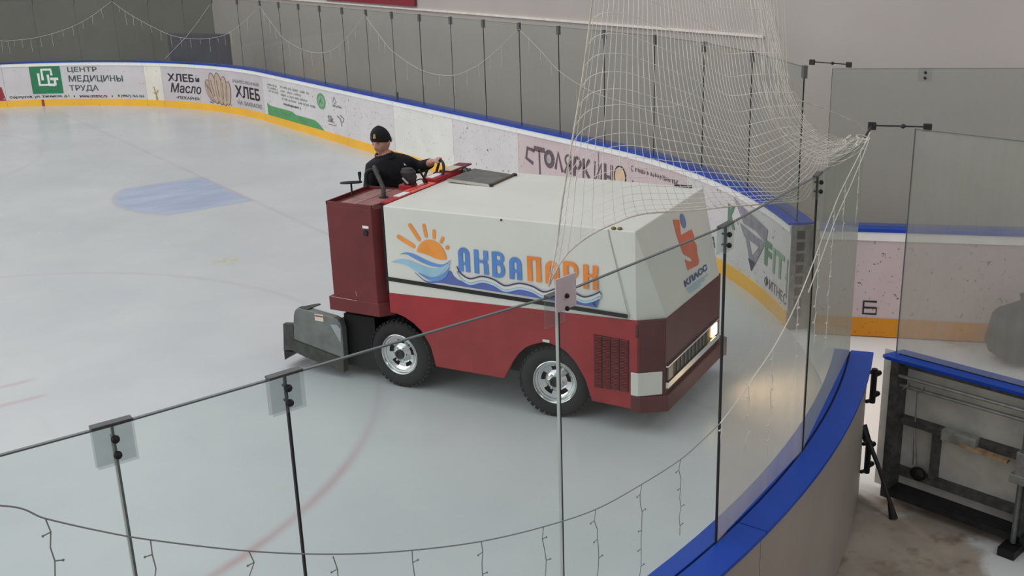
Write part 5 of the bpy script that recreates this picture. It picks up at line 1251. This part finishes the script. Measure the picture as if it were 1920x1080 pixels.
nd = [(20.01, 2.52, 2.20), (19.74, 2.35, 2.05), (19.45, 2.20, 1.92), (19.17, 2.07, 1.8), (18.87, 1.97, 1.72), (18.57, 1.88, 1.6), (18.26, 1.81, 1.5), (17.96, 1.76, 1.38), (17.66, 1.75, 1.3), (17.37, 1.75, 1.36), (17.02, 1.80, 1.68), (16.75, 1.88, 1.52), (16.47, 1.98, 1.39), (16.14, 2.14, 1.72), (15.83, 2.35, 1.78), (15.56, 2.50, 1.69), (15.3, 2.59, 2.24), (14.82, 2.66, 2.22)]
M_WIRE_LIT = mat('light_wire_lit_tone', (226, 224, 216), 0.6)  # same near cable in a lighter colour, standing for its brighter-lit end
light_string('shade-coloured part of icicle lights sagging across the clear near glass', [p for p in ng if p[0] > 16.95] + [(17.03, 1.795)], -0.105, 0.0026, [d for d in nd if d[0] > 17.1], M_WIRE_SHADE, wob=0.014, group='icicle light strings on the near glass')
t = light_string('lit-coloured part of icicle lights rising across the foggy near glass to its gate end', [(17.03, 1.795)] + [p for p in ng if p[0] < 16.95], -0.105, 0.003, [d for d in nd if d[0] < 17.1], M_WIRE_LIT, wob=0.014, group='icicle light strings on the near glass')
mb = MB(); o0 = t.location; mb.tube([Vector(bp(L, z, -0.11)) - o0 for L, z in ((14.3, 2.66), (14.75, 2.62), (15.2, 2.53), (15.55, 2.42), (15.8, 2.27), (16.0, 2.14))], 0.003, 5); mb.build('cable', M_WIRE_LIT, t)
rr = random.Random(5)
FG = [('pale light string loop at the left picture edge, above the medical advert', [(-16.2, 2.58), (-15.4, 1.9), (-14.65, 1.69), (-14.25, 1.69), (-13.69, 1.74), (-12.95, 1.91), (-12.24, 2.18), (-11.51, 2.58)]),
      ('pale light string loop above the bread advert and the navy mat', [(-11.47, 2.58), (-11.04, 2.30), (-10.43, 2.01), (-9.68, 1.76), (-8.84, 1.71), (-7.99, 1.79), (-7.27, 1.99), (-6.17, 2.45)]),
      ('pale light string loop above the green ribbon advert', [(-5.93, 2.57), (-5.29, 2.20), (-4.66, 1.90), (-3.5, 1.73), (-2.5, 1.82), (-1.63, 2.18), (-0.96, 2.58)]),
      ('pale light string loop above the plain white boards right of the driver', [(-0.96, 2.58), (-0.45, 2.25), (0.01, 1.99), (1.01, 1.73), (1.97, 1.72), (2.71, 1.92), (3.34, 2.22), (3.93, 2.57)]),
      ('pale light string loop above the pink carpentry advert', [(3.97, 2.58), (4.46, 2.32), (4.9, 2.06), (5.39, 1.89), (5.86, 1.79), (6.49, 1.74), (7.01, 1.76), (7.61, 1.87), (8.12, 2.22)])]
for k, (lab_, pts) in enumerate(FG):
    P = spline([(*p, 0) for p in pts], 120); dr = []
    for i in range(7, 115, 7 if k < 2 else 9):
        z = P[i].y; ln = rr.uniform(0.12, 0.34)
        if z - ln > 1.2: dr.append((P[i].x, z, z - ln))
    light_string(lab_, pts, -0.055, 0.0042 if k < 2 else 0.0038, dr, M_WIREF, rnd=rr, twig=False)
mb = MB(); P = [Vector(bp(*p)) for p in ((-8.2, 2.52, -0.05), (-8.75, 2.1, -0.05), (-9.21, 1.76, -0.05), (-10.05, 1.2, -0.05))]; mb.tube([p - P[0] for p in P], 0.005, 5)
t = mb.build('loose_cable', M_WIREF); t.location = P[0]; tag(t, 'loose pale cable slanting down the far glass left of the navy mat', 'cable')
